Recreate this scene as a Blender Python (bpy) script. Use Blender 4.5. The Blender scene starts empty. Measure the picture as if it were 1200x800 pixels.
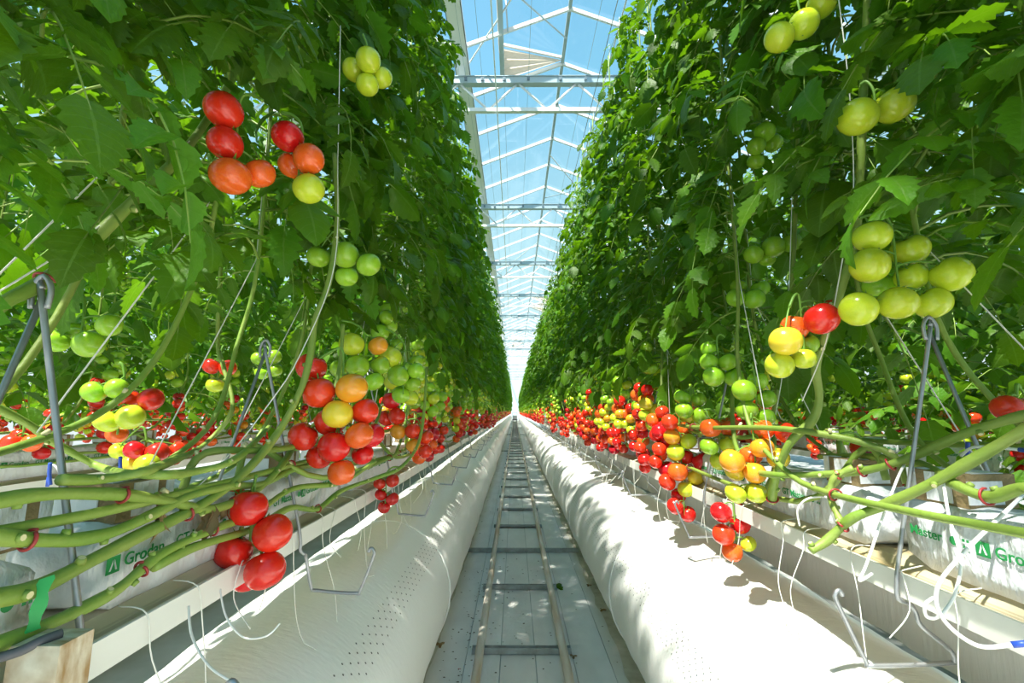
import bpy, math, random
from mathutils import Vector, Matrix, Quaternion
random.seed(11)
R = math.radians
SC = bpy.context.scene
COL = SC.collection

# ------------------------------------------------------------------ camera
CAMZ = 1.30
F = 533.3                                   # focal length in pixels of a 1200 px wide frame
PITCH = math.atan(82 / F); YAW = math.atan(3 / F)
cd = bpy.data.cameras.new('camera'); cam = bpy.data.objects.new('camera', cd); COL.objects.link(cam)
cd.sensor_width = 36.0; cd.lens = 36.0 * F / 1200.0; cd.clip_start = 0.02; cd.clip_end = 400
cam.location = (0, 0, CAMZ)
cam.rotation_euler = (R(90) + PITCH, 0, YAW)
SC.camera = cam
CM = cam.rotation_euler.to_matrix(); CO = Vector((0, 0, CAMZ))

def at(px, py, zc):
    """point seen at a pixel of the 1200x800 frame, zc metres in front of the lens"""
    return CO + CM @ (Vector(((px - 600) / F, -(py - 400) / F, -1)) * zc)
def proj(p):
    c = CM.transposed() @ (p - CO)
    z = -c.z
    if z < 0.02: return None
    return (600 + F * c.x / z, 400 - F * c.y / z, z)

# ------------------------------------------------------------------ sky, sun, exposure
w = bpy.data.worlds.new('sky'); SC.world = w; w.use_nodes = True
nt = w.node_tree; nt.nodes.clear()
tc = nt.nodes.new('ShaderNodeTexCoord'); sp = nt.nodes.new('ShaderNodeSeparateXYZ')
rp = nt.nodes.new('ShaderNodeValToRGB'); bg = nt.nodes.new('ShaderNodeBackground'); ow = nt.nodes.new('ShaderNodeOutputWorld')
nt.links.new(tc.outputs['Generated'], sp.inputs[0]); nt.links.new(sp.outputs['Z'], rp.inputs[0])
nt.links.new(rp.outputs[0], bg.inputs[0]); nt.links.new(bg.outputs[0], ow.inputs[0])
e = rp.color_ramp.elements
e[0].position = 0.0; e[0].color = (0.86, 0.97, 1.0, 1)
e[1].position = 1.0; e[1].color = (0.20, 0.52, 0.90, 1)
m = e.new(0.30); m.color = (0.58, 0.91, 1.0, 1)
m = e.new(0.62); m.color = (0.29, 0.70, 1.0, 1)
bg.inputs[1].default_value = 1.02

sd = bpy.data.lights.new('sun', 'SUN'); so = bpy.data.objects.new('sun', sd); COL.objects.link(so)
SUN = Vector((-0.295, -0.38, 0.90)).normalized()
so.rotation_euler = SUN.to_track_quat('Z', 'Y').to_euler(); so.location = SUN * 30
sd.energy = 12.0; sd.angle = R(1.2); sd.color = (1.0, 0.96, 0.86)

vs = SC.view_settings
vs.view_transform = 'Standard'; vs.look = 'None'; vs.exposure = -0.02; vs.gamma = 1.0; vs.use_curve_mapping = False
SC.cycles.max_bounces = 10; SC.cycles.diffuse_bounces = 6; SC.cycles.transparent_max_bounces = 24
SC.cycles.transmission_bounces = 6; SC.cycles.caustics_reflective = False; SC.cycles.caustics_refractive = False
SC.cycles.sample_clamp_indirect = 8

# ------------------------------------------------------------------ materials
M = {}
def mat(name, col, rough=0.5, metal=0.0, noise=None, bump=None, trans=None, rand=0.0, spec=0.5, sss=0.0, coat=0.0, vein=False, bdist=.01):
    """noise=(scale,colour2,amount[,stretch]); bump=(scale,strength[,stretch]); trans=(colour,amount); rand=per-object value shift"""
    m = bpy.data.materials.new(name); m.use_nodes = True; M[name] = m
    n = m.node_tree; L = n.links; P = n.nodes['Principled BSDF']
    P.inputs['Base Color'].default_value = (*col, 1); P.inputs['Roughness'].default_value = rough
    P.inputs['Metallic'].default_value = metal; P.inputs['Specular IOR Level'].default_value = spec
    P.inputs['Coat Weight'].default_value = coat
    if sss:
        P.inputs['Subsurface Weight'].default_value = sss; P.inputs['Subsurface Radius'].default_value = (1, .35, .12)
        P.inputs['Subsurface Scale'].default_value = 0.01
    T = n.nodes.new('ShaderNodeTexCoord')
    def tex(scale, stretch, detail=4):
        mp = n.nodes.new('ShaderNodeMapping'); L.new(T.outputs['Object'], mp.inputs[0])
        mp.inputs['Scale'].default_value = stretch
        t = n.nodes.new('ShaderNodeTexNoise'); t.inputs['Scale'].default_value = scale; t.inputs['Detail'].default_value = detail
        L.new(mp.outputs[0], t.inputs[0]); return t
    cs = None
    if noise:
        t = tex(noise[0], noise[3] if len(noise) > 3 else (1, 1, 1))
        r = n.nodes.new('ShaderNodeValToRGB'); r.color_ramp.elements[0].position = 0.5 - 0.25; r.color_ramp.elements[1].position = 0.72
        L.new(t.outputs[0], r.inputs[0])
        mu = n.nodes.new('ShaderNodeMath'); mu.operation = 'MULTIPLY'; mu.inputs[1].default_value = noise[2]; L.new(r.outputs[0], mu.inputs[0])
        mx = n.nodes.new('ShaderNodeMix'); mx.data_type = 'RGBA'; L.new(mu.outputs[0], mx.inputs[0])
        mx.inputs[6].default_value = (*col, 1); mx.inputs[7].default_value = (*noise[1], 1); cs = mx.outputs[2]
    if rand:
        oi = n.nodes.new('ShaderNodeObjectInfo'); hs = n.nodes.new('ShaderNodeHueSaturation')
        mr = n.nodes.new('ShaderNodeMapRange'); mr.inputs[3].default_value = 1 - rand; mr.inputs[4].default_value = 1 + rand
        L.new(oi.outputs['Random'], mr.inputs[0]); L.new(mr.outputs[0], hs.inputs['Value'])
        mh = n.nodes.new('ShaderNodeMapRange'); mh.inputs[3].default_value = .5 - rand * .05; mh.inputs[4].default_value = .5 + rand * .04
        L.new(oi.outputs['Random'], mh.inputs[0]); L.new(mh.outputs[0], hs.inputs['Hue'])
        if cs: L.new(cs, hs.inputs['Color'])
        else: hs.inputs['Color'].default_value = (*col, 1)
        cs = hs.outputs[0]
    hv = None
    if vein:                                                       # midrib and side veins from the leaflet's own (along, across) coordinates
        at_ = n.nodes.new('ShaderNodeAttribute'); at_.attribute_name = 'along_across'; sx_ = n.nodes.new('ShaderNodeSeparateXYZ'); L.new(at_.outputs['Vector'], sx_.inputs[0])
        def mt(op, a_, b_=None):
            q_ = n.nodes.new('ShaderNodeMath'); q_.operation = op
            for k_, v_ in enumerate((a_, b_)):
                if v_ is None: continue
                if isinstance(v_, (int, float)): q_.inputs[k_].default_value = v_
                else: L.new(v_, q_.inputs[k_])
            return q_.outputs[0]
        u_ = mt('ABSOLUTE', mt('SUBTRACT', sx_.outputs['Y'], 2.0))
        mid = mt('LESS_THAN', u_, .055)
        sv = mt('LESS_THAN', mt('ABSOLUTE', mt('SINE', mt('MULTIPLY', mt('SUBTRACT', sx_.outputs['X'], mt('MULTIPLY', u_, .13)), 22.0))), .13)
        sv = mt('MULTIPLY', mt('MULTIPLY', sv, mt('LESS_THAN', u_, .9)), .55)
        hv = mt('MAXIMUM', mid, sv)
        vx = n.nodes.new('ShaderNodeMix'); vx.data_type = 'RGBA'; L.new(mt('MULTIPLY', hv, .6), vx.inputs[0]); L.new(cs, vx.inputs[6]); vx.inputs[7].default_value = (0.15, 0.27, 0.05, 1); cs = vx.outputs[2]
    if cs: L.new(cs, P.inputs['Base Color'])
    if bump:
        t = tex(bump[0], bump[2] if len(bump) > 2 else (1, 1, 1), 5)
        b = n.nodes.new('ShaderNodeBump'); b.inputs['Strength'].default_value = bump[1]; b.inputs['Distance'].default_value = bdist
        L.new(t.outputs[0], b.inputs['Height']); L.new(b.outputs[0], P.inputs['Normal'])
    if trans:
        tb = n.nodes.new('ShaderNodeBsdfTranslucent'); tb.inputs[0].default_value = (*trans[0], 1)
        ms = n.nodes.new('ShaderNodeMixShader'); ms.inputs[0].default_value = trans[1]
        L.new(P.outputs[0], ms.inputs[1]); L.new(tb.outputs[0], ms.inputs[2]); L.new(ms.outputs[0], n.nodes['Material Output'].inputs[0])
    return m

mat('leaf', (0.048, 0.145, 0.006), 0.45, noise=(7, (0.095, 0.205, 0.010), .8), bump=(55, .4), trans=((0.21, 0.46, 0.006), .34), rand=.34, spec=.25, vein=True)
mat('stem', (0.17, 0.31, 0.035), 0.5, noise=(16, (0.30, 0.37, 0.08), .8, (1, .5, 1)), bump=(90, .2), rand=.15)
mat('scar', (0.72, 0.66, 0.36), 0.7)
mat('stalk', (0.16, 0.33, 0.04), 0.5)
mat('tom_red', (0.72, 0.020, 0.010), 0.20, noise=(9, (0.80, 0.05, 0.012), .6), sss=.08, coat=.15, rand=.12)
mat('tom_deep', (0.50, 0.010, 0.010), 0.22, noise=(9, (0.62, 0.02, 0.01), .6), sss=.08, coat=.15, rand=.12)
mat('tom_scarlet', (0.85, 0.085, 0.012), 0.20, noise=(14, (0.88, 0.20, 0.02), .7), sss=.08, coat=.15)
mat('tom_orange', (0.90, 0.30, 0.018), 0.20, noise=(14, (0.78, 0.42, 0.03), .7), sss=.1, coat=.15)
mat('tom_yellow', (0.86, 0.62, 0.03), 0.22, noise=(12, (0.72, 0.62, 0.05), .7), sss=.1, coat=.12)
mat('tom_pale', (0.50, 0.64, 0.025), 0.20, noise=(12, (0.64, 0.69, 0.045), .7), sss=.1, coat=.12, rand=.1)
mat('tom_green', (0.26, 0.53, 0.022), 0.22, noise=(12, (0.38, 0.60, 0.04), .7), sss=.1, coat=.12, rand=.14)
mat('twine', (0.80, 0.80, 0.74), 0.8)
mat('clip', (0.34, 0.03, 0.03), 0.4)
mat('film', (0.92, 0.92, 0.885), 0.33, noise=(3, (0.87, 0.87, 0.82), .6), bump=(26, .28, (1, 3.0, 1)))
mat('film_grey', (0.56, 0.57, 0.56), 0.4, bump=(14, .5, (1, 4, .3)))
mat('film_seam', (0.95, 0.95, 0.92), 0.4)
mat('hole', (0.10, 0.10, 0.09), 0.8)
mat('gutter', (0.80, 0.77, 0.67), 0.4, noise=(6, (0.50, 0.41, 0.23), 1.0, (1, .5, 1)), bump=(30, .1))
mat('lip_white', (0.88, 0.88, 0.84), 0.38, noise=(3, (0.78, 0.76, 0.66), .7, (1, .3, 1)))
mat('slab_film', (0.80, 0.82, 0.87), 0.38, noise=(6, (0.70, 0.72, 0.74), .7), bump=(11, 1.0, (1, 1.6, .8)), bdist=.03)
mat('cube_wool', (0.36, 0.26, 0.13), 0.95, noise=(22, (0.18, 0.13, 0.06), .8), bump=(60, .8))
mat('print_green', (0.02, 0.30, 0.08), 0.6)
mat('galv', (0.42, 0.44, 0.46), 0.42, metal=.75, noise=(30, (0.30, 0.31, 0.33), .6))
mat('rail_paint', (0.78, 0.78, 0.74), 0.4, noise=(16, (0.42, 0.27, 0.12), .9, (1, .12, 1)), bump=(60, .2))
mat('rung', (0.50, 0.55, 0.56), 0.5, metal=.3, noise=(20, (0.26, 0.25, 0.22), .8))
mat('floor_sheet', (0.84, 0.83, 0.80), 0.5, noise=(7, (0.66, 0.65, 0.61), .8, (1, .4, 1)), bump=(35, .25), rand=.03)
mat('ground', (0.50, 0.53, 0.52), 0.7, noise=(4, (0.34, 0.35, 0.32), .8))
mat('dirt', (0.45, 0.43, 0.34), 0.9, noise=(14, (0.68, 0.66, 0.58), 1.0))
mat('roof_white', (0.86, 0.90, 0.92), 0.35)
mat('roof_steel', (0.46, 0.58, 0.64), 0.4, metal=.4)
mat('roof_dark', (0.16, 0.24, 0.30), 0.5)
mat('netting', (0.72, 0.60, 0.48), 0.8, noise=(16, (0.88, 0.82, 0.74), .8, (1, 1, 6)), trans=((0.8, 0.66, 0.5), .4))
mat('drip', (0.90, 0.90, 0.88), 0.35)
mat('drip_end', (0.03, 0.09, 0.50), 0.4)
mat('black_tube', (0.10, 0.10, 0.11), 0.5)
mat('wood', (0.76, 0.70, 0.56), 0.8, noise=(26, (0.36, 0.22, 0.09), 1.0, (1, 3, 1)), bump=(40, .3))
mat('tape', (0.05, 0.50, 0.13), 0.3, trans=((0.08, .6, .2), .3))
mat('dry', (0.36, 0.24, 0.11), 0.9, noise=(30, (0.20, 0.12, 0.05), .8))
mat('speck', (0.10, 0.085, 0.05), 0.9)
mat('scrap_red', (0.50, 0.04, 0.02), 0.5)
mat('endwall', (0.80, 0.88, 0.86), 0.5, trans=((.9, .97, 1), .5))
mat('cart_dark', (0.10, 0.12, 0.13), 0.5, metal=.4)
mat('cart_grey', (0.45, 0.47, 0.47), 0.5)
# thin roof glass: clear with a fresnel sheen
g = bpy.data.materials.new('glass'); g.use_nodes = True; M['glass'] = g
n = g.node_tree; n.nodes.clear(); o = n.nodes.new('ShaderNodeOutputMaterial'); mx = n.nodes.new('ShaderNodeMixShader')
tr = n.nodes.new('ShaderNodeBsdfTransparent'); tr.inputs[0].default_value = (0.975, 0.99, 0.99, 1)
gl = n.nodes.new('ShaderNodeBsdfGlossy'); gl.inputs['Roughness'].default_value = .03
mx.inputs[0].default_value = .035; n.links.new(tr.outputs[0], mx.inputs[1]); n.links.new(gl.outputs[0], mx.inputs[2]); n.links.new(mx.outputs[0], o.inputs[0])

# ------------------------------------------------------------------ mesh collector
def cr(pts, k=5):
    """Catmull-Rom through the points"""
    P = [Vector(p) for p in pts]
    if len(P) < 3: return P
    out = []
    for i in range(len(P) - 1):
        a = P[max(i - 1, 0)]; b = P[i]; c = P[i + 1]; d = P[min(i + 2, len(P) - 1)]
        for j in range(k):
            t = j / k
            out.append(0.5 * ((2 * b) + (c - a) * t + (2 * a - 5 * b + 4 * c - d) * t * t + (3 * b - a - 3 * c + d) * t ** 3))
    out.append(P[-1]); return out

class MB:
    def __init__(s): s.v = []; s.f = []; s.m = []; s.uv = {}
    def add(s, vs, fs, mi=0):
        b = len(s.v); s.v.extend([tuple(x) for x in vs])
        for f in fs: s.f.append(tuple(b + i for i in f)); s.m.append(mi)
    def tube(s, pts, r, n=6, mi=0, cap=True):
        P = [Vector(p) for p in pts]; k = len(P)
        rr = r if callable(r) else (lambda t: r)
        T = [(P[min(i + 1, k - 1)] - P[max(i - 1, 0)]).normalized() for i in range(k)]
        u = T[0].orthogonal().normalized(); V = []
        for i in range(k):
            u = (u - T[i] * u.dot(T[i]))
            u = u.normalized() if u.length > 1e-6 else T[i].orthogonal().normalized()
            v = T[i].cross(u); q = rr(i / (k - 1))
            for j in range(n):
                a = 2 * math.pi * j / n; V.append(P[i] + (u * math.cos(a) + v * math.sin(a)) * q)
        fs = [(i * n + j, i * n + (j + 1) % n, (i + 1) * n + (j + 1) % n, (i + 1) * n + j) for i in range(k - 1) for j in range(n)]
        if cap: fs += [tuple(range(n - 1, -1, -1)), tuple((k - 1) * n + j for j in range(n))]
        s.add(V, fs, mi)
    def box(s, a, b, mi=0):
        x0, y0, z0 = a; x1, y1, z1 = b
        s.add([(x0, y0, z0), (x1, y0, z0), (x1, y1, z0), (x0, y1, z0), (x0, y0, z1), (x1, y0, z1), (x1, y1, z1), (x0, y1, z1)],
              [(0, 3, 2, 1), (4, 5, 6, 7), (0, 1, 5, 4), (1, 2, 6, 5), (2, 3, 7, 6), (3, 0, 4, 7)], mi)
    def bar(s, p, q, wx, wz, mi=0):
        p = Vector(p); q = Vector(q); d = (q - p).normalized(); up = Vector((0, 0, 1))
        if abs(d.z) > .95: up = Vector((0, 1, 0))
        a = d.cross(up).normalized() * wx / 2; b = a.cross(d).normalized() * wz / 2
        V = [p - a - b, p + a - b, p + a + b, p - a + b, q - a - b, q + a - b, q + a + b, q - a + b]
        s.add(V, [(0, 3, 2, 1), (4, 5, 6, 7), (0, 1, 5, 4), (1, 2, 6, 5), (2, 3, 7, 6), (3, 0, 4, 7)], mi)
    def disc(s, c, nrm, r, n=6, mi=0):
        nrm = Vector(nrm).normalized(); u = nrm.orthogonal().normalized(); v = nrm.cross(u)
        s.add([Vector(c) + (u * math.cos(2 * math.pi * j / n) + v * math.sin(2 * math.pi * j / n)) * r for j in range(n)], [tuple(range(n))], mi)
    def extend(s, o, mtx, mi=None):
        b = len(s.v); s.v.extend([tuple(mtx @ Vector(x)) for x in o.v])
        for f, q in zip(o.f, o.m): s.f.append(tuple(b + i for i in f)); s.m.append(q if mi is None else mi)
    def mesh(s, name, mats, smooth=True):
        me = bpy.data.meshes.new(name); me.from_pydata(s.v, [], s.f)
        for k in mats: me.materials.append(M[k])
        me.polygons.foreach_set('material_index', s.m)
        if smooth: me.polygons.foreach_set('use_smooth', [True] * len(s.f))
        if s.uv:
            at_ = me.attributes.new('along_across', 'FLOAT_VECTOR', 'POINT')
            for i_, q_ in s.uv.items(): at_.data[i_].vector = (q_[0], q_[1] + 2, 0)
        me.update(); return me
    def build(s, name, mats, parent=None, smooth=False, loc=None):
        if isinstance(mats, str): mats = [mats]
        return put(name, s.mesh(name, mats, smooth), parent, loc)

def put(name, me, parent=None, loc=None, rot=None, scale=None):
    o = bpy.data.objects.new(name, me); COL.objects.link(o)
    if parent: o.parent = parent
    if loc is not None: o.location = loc
    if rot is not None:
        if isinstance(rot, Quaternion): o.rotation_mode = 'QUATERNION'; o.rotation_quaternion = rot
        else: o.rotation_euler = rot
    if scale is not None: o.scale = (scale,) * 3 if not hasattr(scale, '__len__') else scale
    return o
def tag(o, label=None, cat=None, group=None, kind=None):
    if label: o['label'] = label
    if cat: o['category'] = cat
    if group: o['group'] = group
    if kind: o['kind'] = kind
    return o
def empty(name, loc): return put(name, None, None, loc)

# ------------------------------------------------------------------ the place: main measures (metres)
LX, RX = -0.71, 0.895                 # gutter centre lines of the two rows at the aisle
LD, RD, DR = -0.70, 0.855, 0.36       # air ducts: centre lines, radius
LIPZ = CAMZ - 0.318                   # top of the gutter lips
YEND = 74.0
ROWS = {'L': LX, 'R': RX, 'LL': LX - 1.62, 'RR': RX + 1.62}

# ------------------------------------------------------------------ floor
b = MB(); b.box((-9, -3, -.05), (9, YEND, -.006)); fl = b.build('floor', 'ground'); tag(fl, 'pale grey covered greenhouse ground', 'floor', kind='structure')
xs = [-.72, -.45, -.26, -.076, .11, .31, .50, .64, .80]
for i in range(len(xs) - 1):
    b = MB(); b.box((xs[i] + .0022, -1.5, -.006), (xs[i + 1] - .0022, YEND - 2, 0.0 + .0008 * (i % 3)))
    b.build('floor_strip', 'floor_sheet', fl)

def floor_y(py):
    d = CM @ Vector((0, -(py - 400) / F, -1)); return d.y * (-CAMZ / d.z)
# pipe rails with sleepers
tr_ = empty('pipe_rail_track', (0.036, 0, 0)); tag(tr_, 'pair of white rusty pipe rails with metal rungs along the aisle floor', 'rail track')
for x in (-.219, .219):
    b = MB(); b.tube([(x, y, .062) for y in [-1.5, 0, 1, 2, 4, 8, 16, 32, 55, YEND - 3]], .0225, 12); b.build('rail', 'rail_paint', tr_, True)
ys = [floor_y(765), floor_y(693), floor_y(649), floor_y(618)]; st = (ys[3] - ys[0]) / 3
rm = MB(); rm.box((-.27, -.022, .004), (.27, .022, .012)); rm.box((-.27, -.022, .004), (.27, -.018, .034)); rm.box((-.27, .018, .004), (.27, .022, .030))
for s_ in (-1, 1): rm.box((s_ * .219 - .016, -.03, .006), (s_ * .219 + .016, .03, .042))
rme = rm.mesh('rung', ['rung'], False)
rw = MB(); rw.box((-.48, -.024, .004), (.56, .024, .012)); rw.box((-.48, -.024, .004), (.56, -.018, .036)); rw.box((-.48, .02, .004), (.56, .024, .03))
for s_ in (-1, 1): rw.box((s_ * .219 - .016, -.03, .006), (s_ * .219 + .016, .03, .042))
rwe = rw.mesh('rung', ['rung'], False)
k = -1
while ys[0] + k * st < 60:
    put('rung', rwe if (k - 2) % 12 == 0 else rme, tr_, (0, ys[0] + k * st, 0)); k += 1

# ------------------------------------------------------------------ air ducts
def duct(cx, y0, y1, side, label, near=True, rows=(38, 49)):
    t = empty('air_duct', (cx, 0, 0)); tag(t, label, 'air duct')
    b = MB(); n = 40; y = y0; Y = []
    while y < y1: Y.append(y); y += .09 if y < 7 and near else (.3 if y < 20 else 2.0)
    Y.append(y1)
    rnd = random.Random(5 + int(cx * 10)); V = []
    ph = [rnd.uniform(0, 6.3) for _ in range(8)]
    for y in Y:
        for j in range(n):
            a = 2 * math.pi * j / n
            q = DR + (.0032 * math.sin(y * 9 + ph[0] + 3 * a) + .0022 * math.sin(y * 23 + ph[1] - 5 * a) + .004 * math.sin(y * 1.7 + ph[2] + a) if near and y < 20 else 0)
            z = DR + q * math.sin(a); V.append((q * math.cos(a), y, max(z, .0025)))
    k = len(Y)
    b.add(V, [(i * n + j, (i + 1) * n + j, (i + 1) * n + (j + 1) % n, i * n + (j + 1) % n) for i in range(k - 1) for j in range(n)])
    b.build('film_tube', 'film', t, True)
    if near:
        for y in (2.55, 4.3, 6.2, 8.6, 12, 17):                      # welded ring seams
            b = MB(); b.tube([((DR + .003) * math.cos(R(a)), y, DR + (DR + .003) * math.sin(R(a))) for a in range(-70, 251, 10)], .0045, 5)
            b.build('ring_seam', 'film_seam', t, True)
        b = MB()                                                     # rows of vent perforations
        for i in range(5):
            a = R(rows[0] + (rows[1] - rows[0]) * i / 4)
            nn = Vector((side * math.cos(a), 0, math.sin(a))); y = .4 + .027 * (i % 2)
            while y < 9: b.disc(nn * (DR + .0105) + Vector((0, y, DR)), nn, .0036, 5); y += .054
        tag(b.build('perforation', 'hole', t), kind='stuff')
    return t
duct(LD, -1.5, YEND - 4, 1, 'white perforated plastic air duct on the floor under the shaded vine row')
duct(RD, -1.5, YEND - 4, -1, 'white perforated plastic air duct on the floor under the sunlit vine row', rows=(24, 36))
duct(LD - 1.62, -1, 40, 1, 'white air duct behind the aisle duct of the shaded row', False)
duct(RD + 1.62, -1, 40, -1, 'white air duct behind the aisle duct of the sunlit row', False)

# ------------------------------------------------------------------ growing gutters
def gutter(cx, y0, y1, label):
    t = empty('growing_gutter', (cx, 0, 0)); tag(t, label, 'gutter')
    half = [(.125, -.042), (.125, 0), (.118, 0), (.116, -.016), (.098, -.020), (.092, -.002), (.078, .012), (.05, .016), (.0, .012)]
    prof = half + [(-x, z) for x, z in reversed(half[:-1])]
    th = .0022; low = [(x, z - th if abs(x) < .117 else z) for x, z in prof]
    low = [(.122, -.042), (.122, -.003), (.1205, -.003), (.119, -.019), (.098, -.024), (.094, -.006), (.078, .008), (.05, .012), (0, .008)]
    low = low + [(-x, z) for x, z in reversed(low[:-1])]
    b = MB(); n = len(prof); Y = [y0 + (y1 - y0) * i / 12 for i in range(13)]; V = []
    for y in Y: V += [(x, y, LIPZ + z) for x, z in prof] + [(x, y, LIPZ + z) for x, z in low]
    fs = []
    for i in range(12):
        a = i * 2 * n; c = a + 2 * n
        for j in range(n - 1):
            fs.append((a + j, a + j + 1, c + j + 1, c + j)); fs.append((a + n + j + 1, a + n + j, c + n + j, c + n + j + 1))
        fs.append((a, c, c + n, a + n)); fs.append((a + n - 1, a + 2 * n - 1, c + 2 * n - 1, c + n - 1))
    for a in (0, 12 * 2 * n):
        for j in range(n - 1): fs.append((a + j, a + n + j, a + n + j + 1, a + j + 1))
    b.add(V, fs); b.build('channel', 'gutter', t)
    for s_ in (-1, 1):
        b = MB(); b.box((s_ * .1265 - .002, y0, LIPZ - .046), (s_ * .1265 + .002, y1, LIPZ + .001)); b.build('front_lip', 'lip_white', t)
    return t
gutter(LX, .33, YEND - 4, 'white hanging growing gutter stained tan carrying the slabs of the shaded row')
gutter(RX, -.4, YEND - 4, 'white hanging growing gutter stained tan carrying the slabs of the sunlit row')
gutter(LX - 1.62, 0, 40, 'white growing gutter in the row behind the shaded vines')
gutter(RX + 1.62, 0, 40, 'white growing gutter in the row behind the sunlit vines')

# ------------------------------------------------------------------ rockwool slabs with print, and cubes on them
def text_mesh(s, size):
    c = bpy.data.curves.new('printed_lettering', 'FONT'); c.body = s; c.size = size; c.extrude = .0004; c.offset = size * .012
    o = bpy.data.objects.new('printed_lettering', c); me = bpy.data.meshes.new_from_object(o)
    bpy.data.objects.remove(o); bpy.data.curves.remove(c)
    me.materials.clear(); me.materials.append(M['print_green']); return me
TXT = {s: text_mesh(s, sz) for s, sz in (('Grodan', .027), ('GT Master', .025), ('Master', .025))}
lg = MB(); q = .0125                                             # green square mark with a pale forked arrow cut out
lg.add([(-q, -q, 0), (q, -q, 0), (q, q, 0), (-q, q, 0)], [(0, 1, 2, 3)], 0)
for sg in (-1, 1):
    V = [(sg * .0075, -.008, .0006), (sg * .004, -.008, .0006), (sg * .0012, .001, .0006), (sg * .0012, .0085, .0006)]
    lg.add(V, [(0, 1, 2, 3) if sg < 0 else (3, 2, 1, 0)], 1)
LOGO = lg.mesh('printed_logo', ['print_green', 'slab_film'], False)
dm = MB(); dm.disc((0, 0, 0), (0, 0, 1), .008, 14)
for k in range(4): dm.add([(.017 + .008 * (k % 2) + x, -.008 + .011 * (k // 2) + y, 0) for x, y in ((0, 0), (.005, 0), (.005, .005), (0, .005))], [(0, 1, 2, 3)])
DROP = dm.mesh('printed_symbol', ['print_green'], False)
SLH = .125; SLZ = LIPZ + .016
def slab_mesh(seed):
    rnd = random.Random(seed); b = MB(); L = .98; ny, nx = 22, 4; hw = .064; V = []
    ring = []
    for i in range(ny + 1):
        y = L * i / ny - L / 2; pin = 1 - .35 * max(0, abs(2 * i / ny - 1) - .93) / .07
        rw_ = []
        for (x, z) in ((-1, 0), (-1, .25), (-1, .6), (-.98, .9), (-.86, 1), (-.3, 1.02), (.3, 1.02), (.86, 1), (.98, .9), (1, .6), (1, .25), (1, 0)):
            j = rnd.uniform(-.004, .001)
            rw_.append((x * hw * (1 if z < .1 else 1.0) + j, y, SLH * (.5 + (z - .5) * pin) + (j if z > .1 else 0)))
        ring += rw_
    n = 12
    fs = [(i * n + j, i * n + j + 1, (i + 1) * n + j + 1, (i + 1) * n + j) for i in range(ny) for j in range(n - 1)]
    fs += [(i * n + n - 1, i * n, (i + 1) * n, (i + 1) * n + n - 1) for i in range(ny)]
    fs += [tuple(range(n - 1, -1, -1)), tuple(ny * n + j for j in range(n))]
    b.add(ring, fs); return b.mesh('wrapped_block', ['slab_film'], True)
SLABS = [slab_mesh(s) for s in range(4)]
def cube_mesh(seed):
    rnd = random.Random(seed); b = MB()
    b.box((-.052, -.055, .001), (.052, .055, .062), 0)
    for s_ in (-1, 1):                                           # torn film wrap leaves bands of wool bare
        b.box((s_ * .0535 - .0012, -.028, .006), (s_ * .0535 + .0012, .020, .060), 1); b.box((s_ * .0535 - .0012, .040, .010), (s_ * .0535 + .0012, .056, .063), 1)
    b.box((-.050, .0555, .008), (.030, .058, .063), 1); b.box((-.053, -.058, .008), (.020, -.0555, .050), 1)
    b.box((-.030, -.05, .0622), (.035, .005, .0638), 1); b.box((-.045, .025, .0622), (.010, .05, .0638), 1)
    return b.mesh('rockwool_cube', ['cube_wool', 'slab_film'], False)
CUBE = cube_mesh(1)
def slab_row(cx, side, y0, n, label, group, cgroup, clabel, txt=5, cubes=8, start_phase=0):
    for i in range(n):
        y = y0 + i * 1.06
        t = empty('growing_slab', (cx + side * .022, y, SLZ)); tag(t, label, 'growing slab', group)
        if side > 0 and y0 == .14 and i == 1: tag(t, 'white printed growing slab behind the stem wrapped in green tape', 'growing slab')
        if side < 0 and y0 == .50 and i == 0: tag(t, 'white printed growing slab behind the looping white drip tubes', 'growing slab')
        put('wrapped_block', SLABS[i % 4], t)
        if i < txt:
            rot = (R(90), 0, R(90) if side > 0 else R(-90)); fx = side * .0685
            def pr(me, yy, zz, name): put(name, me, t, (fx, yy, zz), rot)
            u = 1 if side > 0 else -1                            # reading direction along y
            def line(s0):
                pr(LOGO, u * (s0 + .013), .068, 'printed_logo'); pr(TXT['Grodan'], u * (s0 + .033), .060, 'printed_lettering')
                pr(TXT['GT Master'], u * (s0 + .145), .060, 'printed_lettering'); pr(DROP, u * (s0 + .285), .068, 'printed_symbol')
            if side < 0: pr(TXT['Master'], .478, .060, 'printed_lettering'); pr(DROP, .385, .068, 'printed_symbol')
            for s0 in ((-.47, -.13, .17) if side > 0 else (-.345, -.01)): line(s0)
        if i < cubes:
            for yy in (-.36, .12, .46):
                tag(put('rockwool_cube', CUBE, None, (cx + side * .018 + random.uniform(-.008, .008), y + yy + random.uniform(-.03, .03), SLZ + SLH - .001), (0, 0, random.uniform(-.12, .12))), clabel, 'rockwool cube', cgroup)
slab_row(LX, 1, .14, 26, 'white film wrapped growing slab with green print under the shaded vines', 'slabs of the shaded row', 'cubes of the shaded row', 'brown rockwool cube in white film on a slab of the shaded row', cubes=9)
slab_row(RX, -1, .50, 26, 'white film wrapped growing slab with green print under the sunlit vines', 'slabs of the sunlit row', 'cubes of the sunlit row', 'brown rockwool cube in white film on a slab of the sunlit row', cubes=9)
slab_row(LX - 1.62, 1, 1.1, 9, 'white film wrapped slab in the row behind the shaded vines', 'slabs behind the shaded row', 'cubes behind the shaded row', 'rockwool cube on a slab behind the shaded row', txt=5, cubes=6)
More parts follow.
